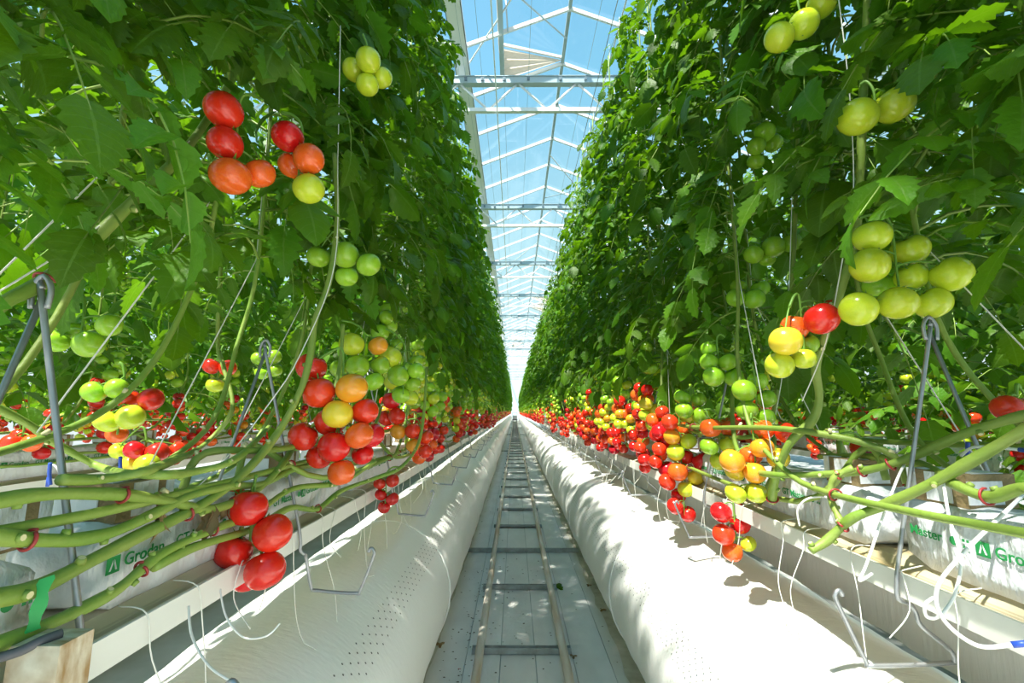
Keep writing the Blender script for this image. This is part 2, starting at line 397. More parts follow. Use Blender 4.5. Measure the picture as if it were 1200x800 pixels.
slab_row(RX + 1.62, -1, 1.1, 9, 'white film wrapped slab in the row behind the sunlit vines', 'slabs behind the sunlit row', 'cubes behind the sunlit row', 'rockwool cube on a slab behind the sunlit row', txt=3, cubes=4)

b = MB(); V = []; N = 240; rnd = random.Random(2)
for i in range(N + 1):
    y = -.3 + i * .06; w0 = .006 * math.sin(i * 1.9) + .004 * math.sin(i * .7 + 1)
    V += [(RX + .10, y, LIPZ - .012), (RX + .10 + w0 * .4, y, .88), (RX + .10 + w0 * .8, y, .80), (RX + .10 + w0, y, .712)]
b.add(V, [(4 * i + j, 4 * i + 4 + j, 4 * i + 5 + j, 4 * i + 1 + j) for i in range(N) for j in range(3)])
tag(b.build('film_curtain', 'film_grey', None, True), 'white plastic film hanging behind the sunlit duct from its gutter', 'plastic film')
# ------------------------------------------------------------------ bent wire brackets: an A over the gutter and a U held out over the duct
def bracket_mesh(s):
    b = MB(); r = .0045
    A = (0, 0, .485); out = s
    b.tube(cr([(0, 0, .50), (s * .006, 0, .47), (s * .118, 0, .06), (s * .137, 0, -.02), (s * .139, 0, -.047), (s * .15, .006, -.06)], 4) +
           cr([(s * .15, .008, -.06), (s * .165, .02, -.145), (s * .18, .022, -.155), (s * .28, .03, -.165), (s * .295, .03, -.155), (s * .325, .03, -.075), (s * .327, .03, -.058), (s * .318, .03, -.05), (s * .312, .03, -.06)], 4), r, 6)
    if s < 0: b = MB(); b.tube(cr([(0, 0, .50), (s * .006, 0, .47), (s * .118, 0, .06), (s * .137, 0, -.02), (s * .137, 0, -.047), (s * .11, .006, -.06), (s * .10, .008, -.075), (s * .092, .008, -.10), (s * .04, .01, -.145), (s * .034, .012, -.165), (s * .045, .014, -.17), (s * .185, .02, -.178), (s * .20, .022, -.168), (s * .243, .022, -.065), (s * .246, .022, -.048), (s * .238, .022, -.04), (s * .231, .022, -.05)], 4), r, 6)
    b.tube([(0, .004, .49), (-s * .118, .004, .06), (-s * .139, .004, -.04)], r, 6)
    b.tube(cr([(-.012, 0, .47), (-.014, 0, .50), (0, 0, .52), (.014, 0, .50), (.012, 0, .47)], 4), .004, 6)
    return b.mesh('wire_bracket', ['galv'], True)
BL, BR = bracket_mesh(1), bracket_mesh(-1)
for i in range(13):
    w1 = tag(put('wire_bracket', BL, None, (LX, .66 + .62 * i if i < 2 else 1.28 + .92 * (i - 1), LIPZ)), 'bent grey wire bracket over the gutter of the shaded row', 'bracket', 'wire brackets of the shaded row')
    w2 = tag(put('wire_bracket', BR, None, (RX, .97 + .93 * i, LIPZ)), 'bent grey wire bracket over the gutter of the sunlit row', 'bracket', 'wire brackets of the sunlit row')
    if i == 0:
        for w_, l_ in ((w1, 'bent grey wire bracket standing beside the stem with green tape'), (w2, 'bent grey wire bracket whose top meets the large pale green cluster')): w_['label'] = l_; del w_['group']
for i in range(5):
    tag(put('wire_bracket', BL, None, (LX - 1.62, 1.5 + 1.2 * i, LIPZ)), 'bent grey wire bracket in the row behind the shaded vines', 'bracket', 'wire brackets behind the shaded row')

# ------------------------------------------------------------------ roof: Venlo glass roof on trusses
HT, HL, HG, HR = CAMZ + 4.88, CAMZ + 4.41, CAMZ + 5.18, CAMZ + 5.82
RIX, SPAN, BAY = 0.81, 3.2, 1.06
ce = empty('ceiling', (0, 0, 0)); tag(ce, 'pitched glass greenhouse roof with white glazing bars', 'ceiling', kind='structure')
for k in (-1, 0, 1):
    x = RIX + k * SPAN
    b = MB(); b.bar((x, -2, HR), (x, YEND, HR), .05, .07); b.build('ridge_beam', 'roof_steel', ce)
for k in (-1, 0, 1, 2):
    x = RIX - SPAN / 2 + k * SPAN
    b = MB(); b.box((x - .11, -2, HG - .05), (x + .11, YEND, HG - .04)); b.box((x - .11, -2, HG - .05), (x - .10, YEND, HG + .04)); b.box((x + .10, -2, HG - .05), (x + .11, YEND, HG + .04))
    b.build('roof_gutter', 'roof_white', ce)
hs = SPAN / 2; sl = math.hypot(hs, HR - HG)
bar = {}; pane = {}
for s_ in (-1, 1):
    b = MB(); b.bar((0, 0, 0), (s_ * hs, 0, HG - HR), .035, .055); bar[s_] = b.mesh('glazing_bar', ['roof_white'], False)
    b = MB(); ux = s_ * hs / sl; uz = (HG - HR) / sl; nx, nz = -uz * s_, ux * s_
    def q3(a, y, t): return (ux * a * 1 + nx * s_ * t, y, uz * a + nz * t)
    a0, a1 = .04, sl - .05; V = [q3(a, y, t) for t in (.03, .034) for a, y in ((a0, .02), (a1, .02), (a1, BAY - .02), (a0, BAY - .02))]
    b.add(V, [(0, 1, 2, 3), (7, 6, 5, 4), (0, 4, 5, 1), (1, 5, 6, 2), (2, 6, 7, 3), (3, 7, 4, 0)]); pane[s_] = b.mesh('glass_pane', ['glass'], False)
Y0 = -2 + .4
nb = int((YEND - Y0) / BAY)
VENT = {(0, -1, 6), (0, -1, 7), (0, 1, 23), (0, 1, 24), (0, -1, 36), (0, -1, 37)}
far = MB()
for k in (-1, 0, 1):
    for s_ in (-1, 1):
        for i in range(nb):
            y = Y0 + i * BAY
            if k == 0 or i < 20:
                put('glazing_bar', bar[s_], ce, (RIX + k * SPAN, y, HR - .02))
                if (k, s_, i) not in VENT: put('glass_pane', pane[s_], ce, (RIX + k * SPAN, y, HR - .02))
            else:
                far.bar((RIX + k * SPAN, y, HR - .02), (RIX + k * SPAN + s_ * hs, y, HG), .035, .055)
tag(far.build('distant_glazing_bars', 'roof_white', ce), kind='stuff')
# horizontal purlin lines and wind braces
for (y, s_) in ((4.2, -1), (9.6, 1), (15, -1), (24, 1)):
    b = MB(); b.tube([(RIX, y, HR - .05), (RIX + s_ * hs, y + 2 * BAY, HG)], .012, 6); b.build('wind_brace', 'roof_white', ce)
    b = MB(); b.tube([(RIX, y + 2 * BAY, HR - .05), (RIX + s_ * hs, y, HG)], .012, 6); b.build('wind_brace', 'roof_steel', ce)
# opened roof vents with concertina netting
def vent(y0, s_, label):
    t = empty('roof_vent', (RIX, y0, HR)); tag(t, label, 'roof vent')
    L = 1.08; W = 2 * BAY - .06
    dx, dz = s_ * hs / sl, (HG - HR) / sl
    lo = Vector((dx * L, 0, dz * L)); up = Vector((s_ * math.cos(R(14)) * L, 0, math.sin(R(14)) * L))
    b = MB()
    for y in (.03, W): b.bar((0, y, .04), (up.x, y, up.z + .04), .035, .04)
    b.bar((0, .03, .04), (0, W, .04), .035, .04); b.bar((up.x, .03, up.z + .04), (up.x, W, up.z + .04), .035, .04)
    fr_ = b.build('vent_frame', 'roof_white', t)
    b = MB(); b.add([Vector((0, .05, .05)), Vector((up.x, .05, up.z + .05)), Vector((up.x, W - .02, up.z + .05)), Vector((0, W - .02, .05))], [(0, 1, 2, 3)])
    b.build('glass_pane', 'glass', fr_)
    b = MB(); b.bar((lo.x, -.02, lo.z), (lo.x, W + .04, lo.z), .07, .09); b.build('sill_bar', 'roof_steel', t)
    for y in (.02, W + .02):                                       # pleated triangular side net
        b = MB(); n_ = 7; V = [Vector((0, y, .01))]
        for i in range(n_ + 1): V.append(lo.lerp(up, i / n_) + Vector((0, y + (.035 if i % 2 else -.035), .01)))
        b.add(V, [(0, i + 1, i + 2) for i in range(n_)]); b.build('side_netting', 'netting', t)
    b = MB(); n_ = 9; V = []
    for i in range(n_ + 1):
        p = lo.lerp(up, i / n_); V += [p + Vector((s_ * (.03 if i % 2 else -.03), 0, .02)), p + Vector((s_ * (.03 if i % 2 else -.03), W, .02))]
    b.add(V, [(2 * i, 2 * i + 1, 2 * i + 3, 2 * i + 2) for i in range(n_)]); b.build('front_netting', 'netting', t)
    b = MB(); b.tube([(lo.x * .9, W * .5, lo.z - .02), (up.x * .9, W * .5, up.z + .02)], .012, 6); b.build('push_rod', 'roof_steel', t)
vent(Y0 + 6 * BAY, -1, 'open roof vent with pale brown pleated netting beside the nearest white truss')
vent(Y0 + 23 * BAY, 1, 'open roof vent with pale netting far along the sunlit slope')
vent(Y0 + 36 * BAY, -1, 'open roof vent with pale netting deep in the far roof')
# trusses
def truss_meshes():
    x0, x1 = RIX - 1.5 * SPAN, RIX + 1.5 * SPAN
    b = MB(); b.box((x0, -.05, HT - .05), (x1, .05, HT + .05)); b.box((x0, -.065, HT + .05), (x1, .065, HT + .06)); up = b.mesh('upper_chord', ['roof_steel'], False)
    b = MB(); b.box((x0, -.03, HL - .03), (x1, .03, HL + .03)); lo = b.mesh('lower_chord', ['roof_white'], False)
    w_ = []
    for s_ in (1, -1):
        b = MB(); b.tube([(0, 0, HL + .02), (s_ * .40, 0, HT - .05)], .017, 6); w_.append(b.mesh('web_bar', ['roof_white'], True))
    b = MB(); b.box((-.02, -.068, HT - .02), (.02, .068, HT + .03)); cl = b.mesh('wire_clamp', ['roof_dark'], False)
    b = MB(); b.box((-.04, -.04, HT + .05), (.04, .04, HG - .05)); po = b.mesh('gutter_post', ['roof_white'], False)
    return up, lo, w_, cl, po, x0, x1
up, lo_, web, clp, post, tx0, tx1 = truss_meshes()
CLX = [(px - 603) / F * 6.2 for px in (541, 562, 590, 621, 662, 694)]
TY = [6.15 + 4.24 * i for i in range(-1, 16)]
for i, y in enumerate(TY):
    t = empty('roof_truss', (0, y, 0))
    if i == 1: tag(t, 'nearest white lattice roof truss beside the open vent with brown netting', 'roof truss')
    else: tag(t, 'white lattice roof truss crossing above the aisle', 'roof truss', 'white roof trusses in a row')
    put('upper_chord', up, t); put('lower_chord', lo_, t)
    x = tx0 + .1
    while x < tx1 - .5:
        if i < 8 or abs(x - .2) < 2.2:
            put('web_bar', web[0], t, (x, 0, 0)); put('web_bar', web[1], t, (x + .85, 0, 0))
        x += .88
    if i < 6:
        for x in CLX: put('wire_clamp', clp, t, (x, 0, 0))
    for k in (-1, 0, 1, 2): put('gutter_post', post, t, (RIX - hs + k * SPAN, 0, 0))
# screen wires running along the house, and crop wires over the rows
for x in CLX:
    b = MB(); b.tube([(x, -2, HT + .02), (x, YEND, HT + .02)], .0035, 4); tag(b.build('screen_wire', 'roof_steel'), 'thin longitudinal wire clamped on the roof trusses', 'wire', 'screen wires under the roof')
for x in (-.25, 1.2):
    b = MB(); b.tube([(x, -2, HL - .06), (x, YEND, HL - .06)], .009, 6); tag(b.build('support_cable', 'roof_white'), 'white cable along the house under the roof trusses', 'cable', 'cables under the roof trusses')
for x in (LX - .1, LX + .1, RX - .1, RX + .1):
    b = MB(); b.tube([(x, -2, 4.42), (x, YEND, 4.42)], .004, 4); tag(b.build('crop_wire', 'galv'), 'steel crop wire over the vine tops', 'wire', 'crop wires over the vines')
b = MB(); b.box((-8, YEND, 0), (8, YEND + .1, HG)); tag(b.build('wall_back', 'endwall'), 'pale far end wall of the greenhouse', 'wall', kind='structure')

# ------------------------------------------------------------------ trolley far down the rails
t = empty('pipe_rail_trolley', (.036, 54, 0)); tag(t, 'dark grey trolley standing far down the pipe rails', 'trolley')
b = MB(); b.box((-.30, -.5, .30), (.30, .5, .42)); b.build('deck', 'cart_dark', t)
b = MB(); b.box((-.27, -.45, .42), (.27, .2, .86)); b.build('crate', 'cart_grey', t)
b = MB(); b.bar((-.26, .45, .42), (-.26, .45, 1.2), .04, .04); b.bar((.26, .45, .42), (.26, .45, 1.2), .04, .04); b.bar((-.28, .45, 1.2), (.28, .45, 1.2), .04, .04); b.build('push_handle', 'cart_dark', t)
for sx in (-.219, .219):
    for sy in (-.35, .35):
        b = MB(); b.tube([(sx - .03, sy, .175), (sx + .03, sy, .175)], .09, 14); b.box((sx - .02, sy - .03, .17), (sx + .02, sy + .03, .31)); b.build('wheel', 'cart_dark', t)

# ------------------------------------------------------------------ tomato leaves
def leaflet(b, o, d, nrm, L, W, rnd, st, cross, curl, fold, lobe):
    d = d.normalized(); s = d.cross(nrm).normalized(); nn = s.cross(d).normalized()
    V = []; droop = rnd.uniform(.15, .55); tw = rnd.uniform(-.35, .35)
    us = {2: (-1, 0, 1), 4: (-1, -.55, 0, .55, 1)}[cross]
    for i in range(st + 1):
        t = i / st
        wv = W * math.sin(math.pi * min(1, t * .97 + .03) ** .72) ** .8 if t < 1 else 0.0
        if lobe and 0 < i < st: wv *= 1.0 if i % 2 else lobe
        ax = L * (t - .25 * droop * t * t); az = -L * droop * t * t * .75
        c, s2 = math.cos(tw * t), math.sin(tw * t)
        for u in us:
            off = u * wv; hz = abs(off) * fold - curl * u * u * wv
            sh = .10 * L * abs(u) * (1 if (lobe and i % 2) else 0) * (1 - t)
            x2 = off * c - hz * s2; z2 = off * s2 + hz * c
            V.append(o + d * (ax + sh) + s * x2 + nn * (az + z2))
    k = len(us); n0 = len(b.v)
    for i in range(st + 1):
        for j, u in enumerate(us): b.uv[n0 + i * k + j] = (i / st, u)
    b.add(V, [(i * k + j, i * k + j + 1, (i + 1) * k + j + 1, (i + 1) * k + j) for i in range(st) for j in range(k - 1)], 0)

def leaf_mb(seed, lod):
    rnd = random.Random(seed); b = MB(); L = rnd.uniform(.34, .42)
    rise = rnd.uniform(.15, .5); dr = rnd.uniform(.55, 1.0); bend = rnd.uniform(-.12, .12)
    def rp_(s): return Vector((L * s * (1 - .12 * s * dr), L * bend * s * s, L * (rise * s - dr * s * s)))
    if lod < 2: b.tube([rp_(i / 6) for i in range(7)], lambda t: .0042 * (1 - .7 * t), 4 if lod else 5, 1, False)
    curl = rnd.uniform(-.3, 1.0); fold = rnd.uniform(.1, .55)
    if lod == 0: spec = [(.30, .055), (.42, .095), (.50, .03), (.62, .115), (.70, .035), (.82, .105)]; st, cx, lb = 11, 4, rnd.choice((.66, .78, .88, .95))
    elif lod == 1: spec = [(.38, .085), (.60, .115), (.82, .105)]; st, cx, lb = 5, 2, .75
    else: spec = [(.45, .11), (.78, .12)]; st, cx, lb = 2, 2, 0
    tips = []
    for s, ln in spec:
        for sd in (-1, 1):
            o = rp_(s + rnd.uniform(-.02, .02)); tg = (rp_(s + .05) - rp_(s - .05)).normalized()
            side = Vector((-tg.y, tg.x, 0)).normalized() * sd
            d = (tg * rnd.uniform(.35, .75) + side + Vector((0, 0, rnd.uniform(-.35, .1)))).normalized()
            nr = Vector((rnd.uniform(-.3, .3), rnd.uniform(-.3, .3), 1)) + tg.cross(side) * 0
            l2 = ln * rnd.uniform(.85, 1.15)
            if lod < 2 and ln > .05: o2 = o + d * .012
            else: o2 = o
            leaflet(b, o2, d, nr.normalized(), l2, l2 * rnd.uniform(.27, .36), rnd, st, cx, curl + rnd.uniform(-.2, .2), fold, lb if ln > .05 else 0)
            tips.append(o2 + d * l2)
    o = rp_(.97); tg = (rp_(1) - rp_(.9)).normalized()
    l2 = rnd.uniform(.12, .15); leaflet(b, o, tg, Vector((rnd.uniform(-.2, .2), rnd.uniform(-.3, .3), 1)), l2, l2 * .36, rnd, st, cx, curl, fold, lb)
    tips.append(o + tg * l2); tips.append(rp_(.5)); tips.append(rp_(.75)); tips.append(o + tg * l2 * .5)
    return b, tips
LEAF = {0: [], 1: [], 2: []}
for i in range(14): b, tp = leaf_mb(100 + i, 0); LEAF[0].append((b.mesh('leaf', ['leaf', 'stem']), tp, b))
for i in range(8): b, tp = leaf_mb(200 + i, 1); LEAF[1].append((b.mesh('leaf', ['leaf', 'stem']), tp, b))
for i in range(6): b, tp = leaf_mb(300 + i, 2); LEAF[2].append((None, tp, b))

# ------------------------------------------------------------------ tomatoes
COLS = ['tom_deep', 'tom_red', 'tom_scarlet', 'tom_orange', 'tom_yellow', 'tom_pale', 'tom_green']
def tomato_mb(n, k, seed, squash=.84):
    rnd = random.Random(seed); b = MB(); V = [(0, 0, squash - .16)]
    lob = rnd.choice((4, 5, 6)); am = rnd.uniform(.01, .035); ph = rnd.uniform(0, 6)
    for i in range(1, k):
        th = math.pi * i / k
        for j in range(n):
            a = 2 * math.pi * j / n; q = math.sin(th) ** .92 * (1 + am * math.cos(lob * a + ph) * (math.cos(th) * .5 + .5))
            z = math.cos(th) * squash - .16 * math.exp(-(th / .38) ** 2) + .03 * math.exp(-((math.pi - th) / .3) ** 2)
            V.append((q * math.cos(a), q * math.sin(a), z))
    V.append((0, 0, -squash + .03)); e_ = len(V) - 1
    fs = [(0, 1 + j, 1 + (j + 1) % n) for j in range(n)]
    fs += [(1 + i * n + j, 1 + (i + 1) * n + j, 1 + (i + 1) * n + (j + 1) % n, 1 + i * n + (j + 1) % n) for i in range(k - 2) for j in range(n)]
    fs += [(e_, 1 + (k - 2) * n + (j + 1) % n, 1 + (k - 2) * n + j) for j in range(n)]
    b.add(V, fs); return b
TH = [tomato_mb(22, 14, s, q) for s, q in ((1, .91), (2, .96), (3, .87))]
TL = tomato_mb(9, 6, 4); TLL = tomato_mb(6, 4, 5)
TMESH = {(c, i): TH[i].mesh('tomato', [c]) for c in COLS for i in range(3)}

def cluster_geo(att, toms, hi=True):
    """att: where the truss leaves the stem; toms: (centre, radius, colour). -> stalk MB, [(centre, radius, colour, quaternion)]"""
    b = MB(); att = Vector(att)
    C = sum((Vector(t_[0]) for t_ in toms), Vector()) / len(toms)
    top = max(t_[0][2] + t_[1] for t_ in toms); bot = min(t_[0][2] for t_ in toms)
    path = cr([att, att.lerp(Vector((C.x, C.y, top)), .55) + Vector((0, 0, .015)), Vector((C.x, C.y, top)), Vector((C.x, C.y, (top + bot) / 2)), Vector((C.x, C.y, bot))], 4)
    b.tube(path, lambda t: .0042 - .002 * t, 5)
    out = []
    for c, r, col in toms:
        c = Vector(c); tgt = Vector((0, 0, c.z + .6 * r))
        pt = min(path, key=lambda p: (p - c - Vector((0, 0, .8 * r))).length)
        dv = (pt - c); dv = dv.normalized() if dv.length > 1e-4 else Vector((0, 0, 1))
        dv = (dv + Vector((0, 0, .9))).normalized()
        q = dv.to_track_quat('Z', 'Y') @ Quaternion((0, 0, 1), random.uniform(0, 6.28)); out.append((c, r, col, q))
        cal = c + dv * r * .70
        if hi:
            b.tube(cr([pt, (pt + cal) / 2 + dv * r * .35, cal + dv * r * .25, cal], 3), .0022, 5)
            for k in range(5):                                     # five pointed sepals
                a = k * 1.2566 + random.uniform(-.2, .2); u = q @ Vector((math.cos(a), math.sin(a), 0)); s = q @ Vector((-math.sin(a), math.cos(a), 0))
                p1 = cal + u * r * .40 + dv * r * .16; p2 = cal + u * r * random.uniform(.68, .85) + dv * r * random.uniform(.0, .34)
                b.add([cal + s * r * .07, cal - s * r * .07, p1 - s * r * .075, p1 + s * r * .075, p2], [(0, 1, 2, 3), (3, 2, 4)])
    return b, out

def rand_toms(rnd, kind):
    n_ = {'ripe': rnd.choice((4, 5, 6)), 'turn': rnd.choice((5, 6)), 'green': rnd.choice((4, 5, 6)), 'small': 5}[kind]
    r0 = {'ripe': .035, 'turn': .036, 'green': .034, 'small': .018}[kind]; T = []
    for k in range(n_):
        a = rnd.uniform(-1.2, 1.2) + (math.pi if k % 2 else 0)
        T.append([Vector((.075 + .036 * math.cos(a + 1.57), .042 * math.sin(a + 1.57), -.055 - r0 * .80 * k)), r0 * rnd.uniform(.86, 1.1), None])
    for _ in range(30):
        for i in range(n_):
            for j in range(i):
                d = T[i][0] - T[j][0]; mn = (T[i][1] + T[j][1]) * .96
                if d.length < mn:
                    d = (d.normalized() if d.length > 1e-5 else Vector((0, 1, 0))) * (mn - d.length) / 2; T[i][0] += d; T[j][0] -= d
        for x in T: x[0].x += (.075 - x[0].x) * .04; x[0].y -= x[0].y * .04
    for k, x in enumerate(sorted(T, key=lambda x: -x[0].z)):
        x[2] = {'ripe': lambda: rnd.choice(('tom_red', 'tom_red', 'tom_deep', 'tom_red', 'tom_scarlet')), 'turn': lambda: (('tom_red', 'tom_scarlet', 'tom_orange', 'tom_yellow', 'tom_pale', 'tom_pale')[min(5, k + rnd.choice((0, 0, 1)))]),
                'green': lambda: rnd.choice(('tom_green', 'tom_pale', 'tom_green')), 'small': lambda: 'tom_green'}[kind]()
    return [tuple(x) for x in T]
CL = {}
for kind, nk in (('ripe', 6), ('turn', 5), ('green', 6), ('small', 2)):
    CL[kind] = []
    for i in range(nk):
        rnd = random.Random(hash((len(kind), i)) % 9999 + i * 7); toms = rand_toms(rnd, kind)
        sb, out = cluster_geo((0, 0, 0), toms)
        full = MB(); full.extend(sb, Matrix(), len(COLS))          # joined version for vines farther off
        for c, r, col, q in out: full.extend(TL, Matrix.Translation(c) @ q.to_matrix().to_4x4() @ Matrix.Scale(r, 4), COLS.index(col))
        low = MB()
        for c, r, col, q in out: low.extend(TLL, Matrix.Translation(c) @ q.to_matrix().to_4x4() @ Matrix.Scale(r, 4), COLS.index(col))
        CL[kind].append((sb.mesh('fruit_cluster', ['stalk']), out, full.mesh('fruit_cluster', COLS + ['stalk']), full, low))
PMATS = COLS + ['stalk', 'leaf', 'stem']                            # slots of the one-mesh vines

# ------------------------------------------------------------------ the clusters nearest the lens, fruit by fruit
# (pixel x, pixel y, pixel diameter, colour[, extra depth]); first entry: lens distance and where the truss leaves the stem
r_, d_, s_c, o_, y_, p_, g_ = 'tom_red', 'tom_deep', 'tom_scarlet', 'tom_orange', 'tom_yellow', 'tom_pale', 'tom_green'
HERO = [
 ('L', .98, (300, 560), [(293, 597, 45, r_), (317, 624, 45, r_), (273, 646, 44, r_), (311, 666, 47, r_, -.01), (289, 672, 40, r_, .05), (276, 590, 38, r_, .06)], 'cluster of ripe red tomatoes hanging over the gutter lip'),
 ('L', 1.22, (368, 425), [(365, 430, 36, r_, .04), (374, 460, 38, r_), (412, 455, 38, o_), (397, 485, 36, y_), (427, 482, 32, r_, .03), (382, 496, 37, r_, .03), (360, 509, 35, r_, .02), (393, 525, 38, r_), (421, 510, 34, s_c), (436, 510, 30, r_, .06), (399, 551, 32, s_c), (374, 535, 30, r_, .05), (425, 532, 26, r_, .08)], 'large cluster of red tomatoes with one orange and one yellow fruit'),
 ('L', 1.00, (308, 118), [(262, 129, 44, r_), (264, 168, 40, r_), (274, 208, 46, s_c), (301, 202, 36, s_c, .04)], 'cluster of four orange red tomatoes among the leaves'),
 ('L', 1.12, (330, 132), [(337, 160, 37, r_), (362, 186, 36, s_c), (343, 194, 34, s_c, .05), (362, 221, 37, p_)], 'cluster of three red and one pale green tomato'),
 ('L', 1.40, (425, 40), [(415, 82, 28, p_, .03), (434, 78, 29, p_), (445, 88, 27, p_, .04), (430, 95, 27, p_)], 'cluster of pale green tomatoes high among the leaves'),
 ('L', 1.45, (392, 270), [(373, 301, 27, g_, .04), (405, 299, 32, g_), (432, 310, 29, g_), (406, 323, 27, g_, .03)], 'cluster of four green tomatoes on the shaded vines'),
 ('L', 1.62, (400, 375), [(412, 403, 30, p_), (419, 429, 28, g_), (438, 447, 24, g_, .02), (443, 405, 24, o_, .05), (445, 428, 24, g_, .06), (398, 432, 24, g_, .07)], 'cluster of green tomatoes above the large red cluster'),
 ('L', 1.80, (452, 385), [(459, 420, 27, p_), (467, 438, 26, g_), (487, 434, 20, g_), (483, 449, 20, g_, .03), (470, 462, 22, g_, .04)], 'cluster of pale green tomatoes behind a broad leaf'),
 ('L', .95, (95, 345), [(128, 381, 29, g_), (104, 403, 34, g_), (68, 399, 30, g_, .02), (81, 386, 30, g_, .05)], 'cluster of green tomatoes below the thick leaning stem'),
 ('L', 1.15, (140, 425), [(110, 459, 28, g_), (137, 455, 26, g_), (126, 493, 31, p_), (156, 487, 32, p_), (174, 469, 29, r_, .02), (150, 467, 26, r_, .04), (137, 508, 24, s_c, .06)], 'cluster of pale green tomatoes with red ones behind'),
 ('L', 1.35, (165, 500), [(158, 527, 24, r_), (184, 531, 27, d_, .02), (176, 543, 28, p_, -.02), (154, 543, 22, y_, .02), (204, 527, 20, r_, .06), (140, 528, 22, p_, .05)], 'mixed cluster of red yellow and green tomatoes over the slab'),
 ('L', 1.25, (20, 495), [(15, 519, 24, r_), (37, 519, 22, s_c), (25, 510, 22, r_, .04)], 'cluster of red tomatoes above the slab'),
 ('L', 1.75, (262, 405), [(248, 429, 21, r_), (267, 431, 20, r_), (252, 451, 20, p_)], 'small cluster of two red and one green tomato'),
 ('L', 2.05, (464, 450), [(459, 470, 22, r_), (465, 488, 21, r_), (452, 490, 20, r_, .03), (467, 504, 20, o_), (483, 505, 19, r_), (486, 522, 18, o_), (500, 512, 17, r_, .02), (497, 528, 17, r_)], 'hanging cluster of red tomatoes with orange ones over the duct'),
 ('L', 1.85, (470, 548), [(445, 567, 15, d_), (460, 563, 16, d_), (447, 579, 15, d_), (458, 585, 16, d_), (451, 593, 15, d_)], 'small cluster of dark red tomatoes hanging over the duct'),
 ('L', 1.95, (300, 405), [(303, 420, 17, g_), (321, 418, 18, g_), (307, 437, 17, g_), (323, 434, 16, g_)], 'cluster of small green tomatoes'),
 ('R', 1.00, (1008, 255), [(1022, 277, 42, p_, .02), (1019, 311, 44, p_), (1066, 293, 42, p_, .06), (1067, 325, 36, p_, .04), (1110, 322, 44, p_), (1052, 355, 44, p_, -.01), (1093, 355, 41, p_), (1006, 362, 43, p_), (1034, 333, 36, g_, .08)], 'large cluster of pale green tomatoes hooked on the bracket'),
 ('R', 1.10, (925, 360), [(961, 374, 41, r_), (933, 383, 32, s_c, .05), (971, 364, 30, r_, .06), (918, 403, 37, y_), (916, 424, 33, p_, .01), (942, 420, 28, p_, .02), (946, 403, 26, g_, .06)], 'cluster of red yellow and pale green tomatoes beside a bent stem'),
 ('R', 1.15, (985, 10), [(913, 44, 34, p_), (942, 28, 34, p_), (962, 6, 34, p_)], 'row of three pale green tomatoes among high leaves'),
 ('R', 1.00, (1008, 100), [(1005, 137, 46, p_), (1048, 123, 44, p_)], 'two big pale green tomatoes among the leaves'),
 ('R', 1.65, (903, 125), [(896, 155, 24, g_), (886, 172, 21, g_), (886, 188, 20, g_, .03), (906, 168, 22, g_, .05)], 'cluster of green tomatoes in the dark foliage'),
 ('R', 1.65, (912, 262), [(883, 298, 23, g_), (906, 290, 26, g_), (926, 285, 24, g_), (900, 302, 20, g_, .04)], 'row of green tomatoes under a leaf'),
 ('R', 1.70, (880, 325), [(884, 350, 25, g_), (862, 349, 22, g_), (891, 338, 22, g_, .04), (866, 336, 20, g_, .05)], 'cluster of four green tomatoes'),
 ('R', 1.62, (850, 395), [(835, 440, 25, g_), (832, 424, 22, g_, .03), (852, 424, 23, g_, .02), (832, 410, 21, g_, .06), (860, 442, 23, g_, .03)], 'cluster of bright green tomatoes over the sunlit gutter'),
 ('R', 1.48, (878, 430), [(872, 458, 28, g_), (876, 480, 25, g_), (896, 489, 24, g_), (898, 467, 23, g_, .03), (888, 446, 23, g_, .05)], 'hanging cluster of glossy green tomatoes'),
 ('R', 1.34, (880, 490), [(894, 504, 26, s_c, .03), (921, 507, 25, r_), (894, 525, 27, o_), (911, 536, 26, y_), (858, 540, 29, o_), (880, 533, 26, s_c, .05), (862, 552, 24, y_, .04), (884, 554, 26, o_), (862, 578, 25, p_), (886, 577, 26, p_)], 'long cluster of orange yellow and pale green tomatoes'),
 ('R', 1.55, (868, 585), [(845, 600, 25, r_), (848, 626, 26, r_), (868, 610, 24, r_, .04), (873, 600, 22, r_, .05), (858, 646, 24, s_c), (877, 637, 19, p_)], 'lowest cluster of red tomatoes over the sunlit duct'),
 ('R', 1.66, (825, 480), [(833, 501, 25, s_c), (855, 501, 24, s_c, .04), (831, 523, 22, g_), (853, 519, 22, p_, .02), (843, 540, 22, p_, .03)], 'cluster of orange red and green tomatoes'),
 ('R', 1.9, (812, 462), [(801, 480, 21, g_), (821, 486, 22, g_), (800, 466, 20, g_, .03), (818, 468, 19, g_, .04)], 'pair of green tomatoes above red ones'),
 ('R', 2.0, (803, 488), [(785, 498, 20, r_), (803, 503, 19, s_c, .04), (788, 513, 20, o_), (806, 516, 20, p_), (791, 525, 21, p_), (804, 535, 21, r_, .03), (820, 540, 22, r_), (793, 553, 23, s_c), (783, 564, 21, r_, .02), (815, 559, 21, y_), (804, 572, 20, p_), (796, 581, 18, r_, .03), (791, 592, 20, r_), (806, 602, 19, r_)], 'long cluster of red, orange and green tomatoes over the duct'),
 ('R', .90, (1195, 455), [(1181, 478, 34, r_), (1206, 480, 34, r_, .03)], 'ripe red tomatoes beside the bracket'),
 ('R', 1.22, (1060, 545), [(1050, 558, 28, d_), (1040, 548, 22, d_, .05)], 'dark red tomatoes lying behind the slab'),
]
HT_ = []
for row, zc, ap, L_, lb in HERO:
    for q in L_: HT_.append((q[0], q[1], q[2] / 2, zc + (q[4] if len(q) > 4 else 0)))
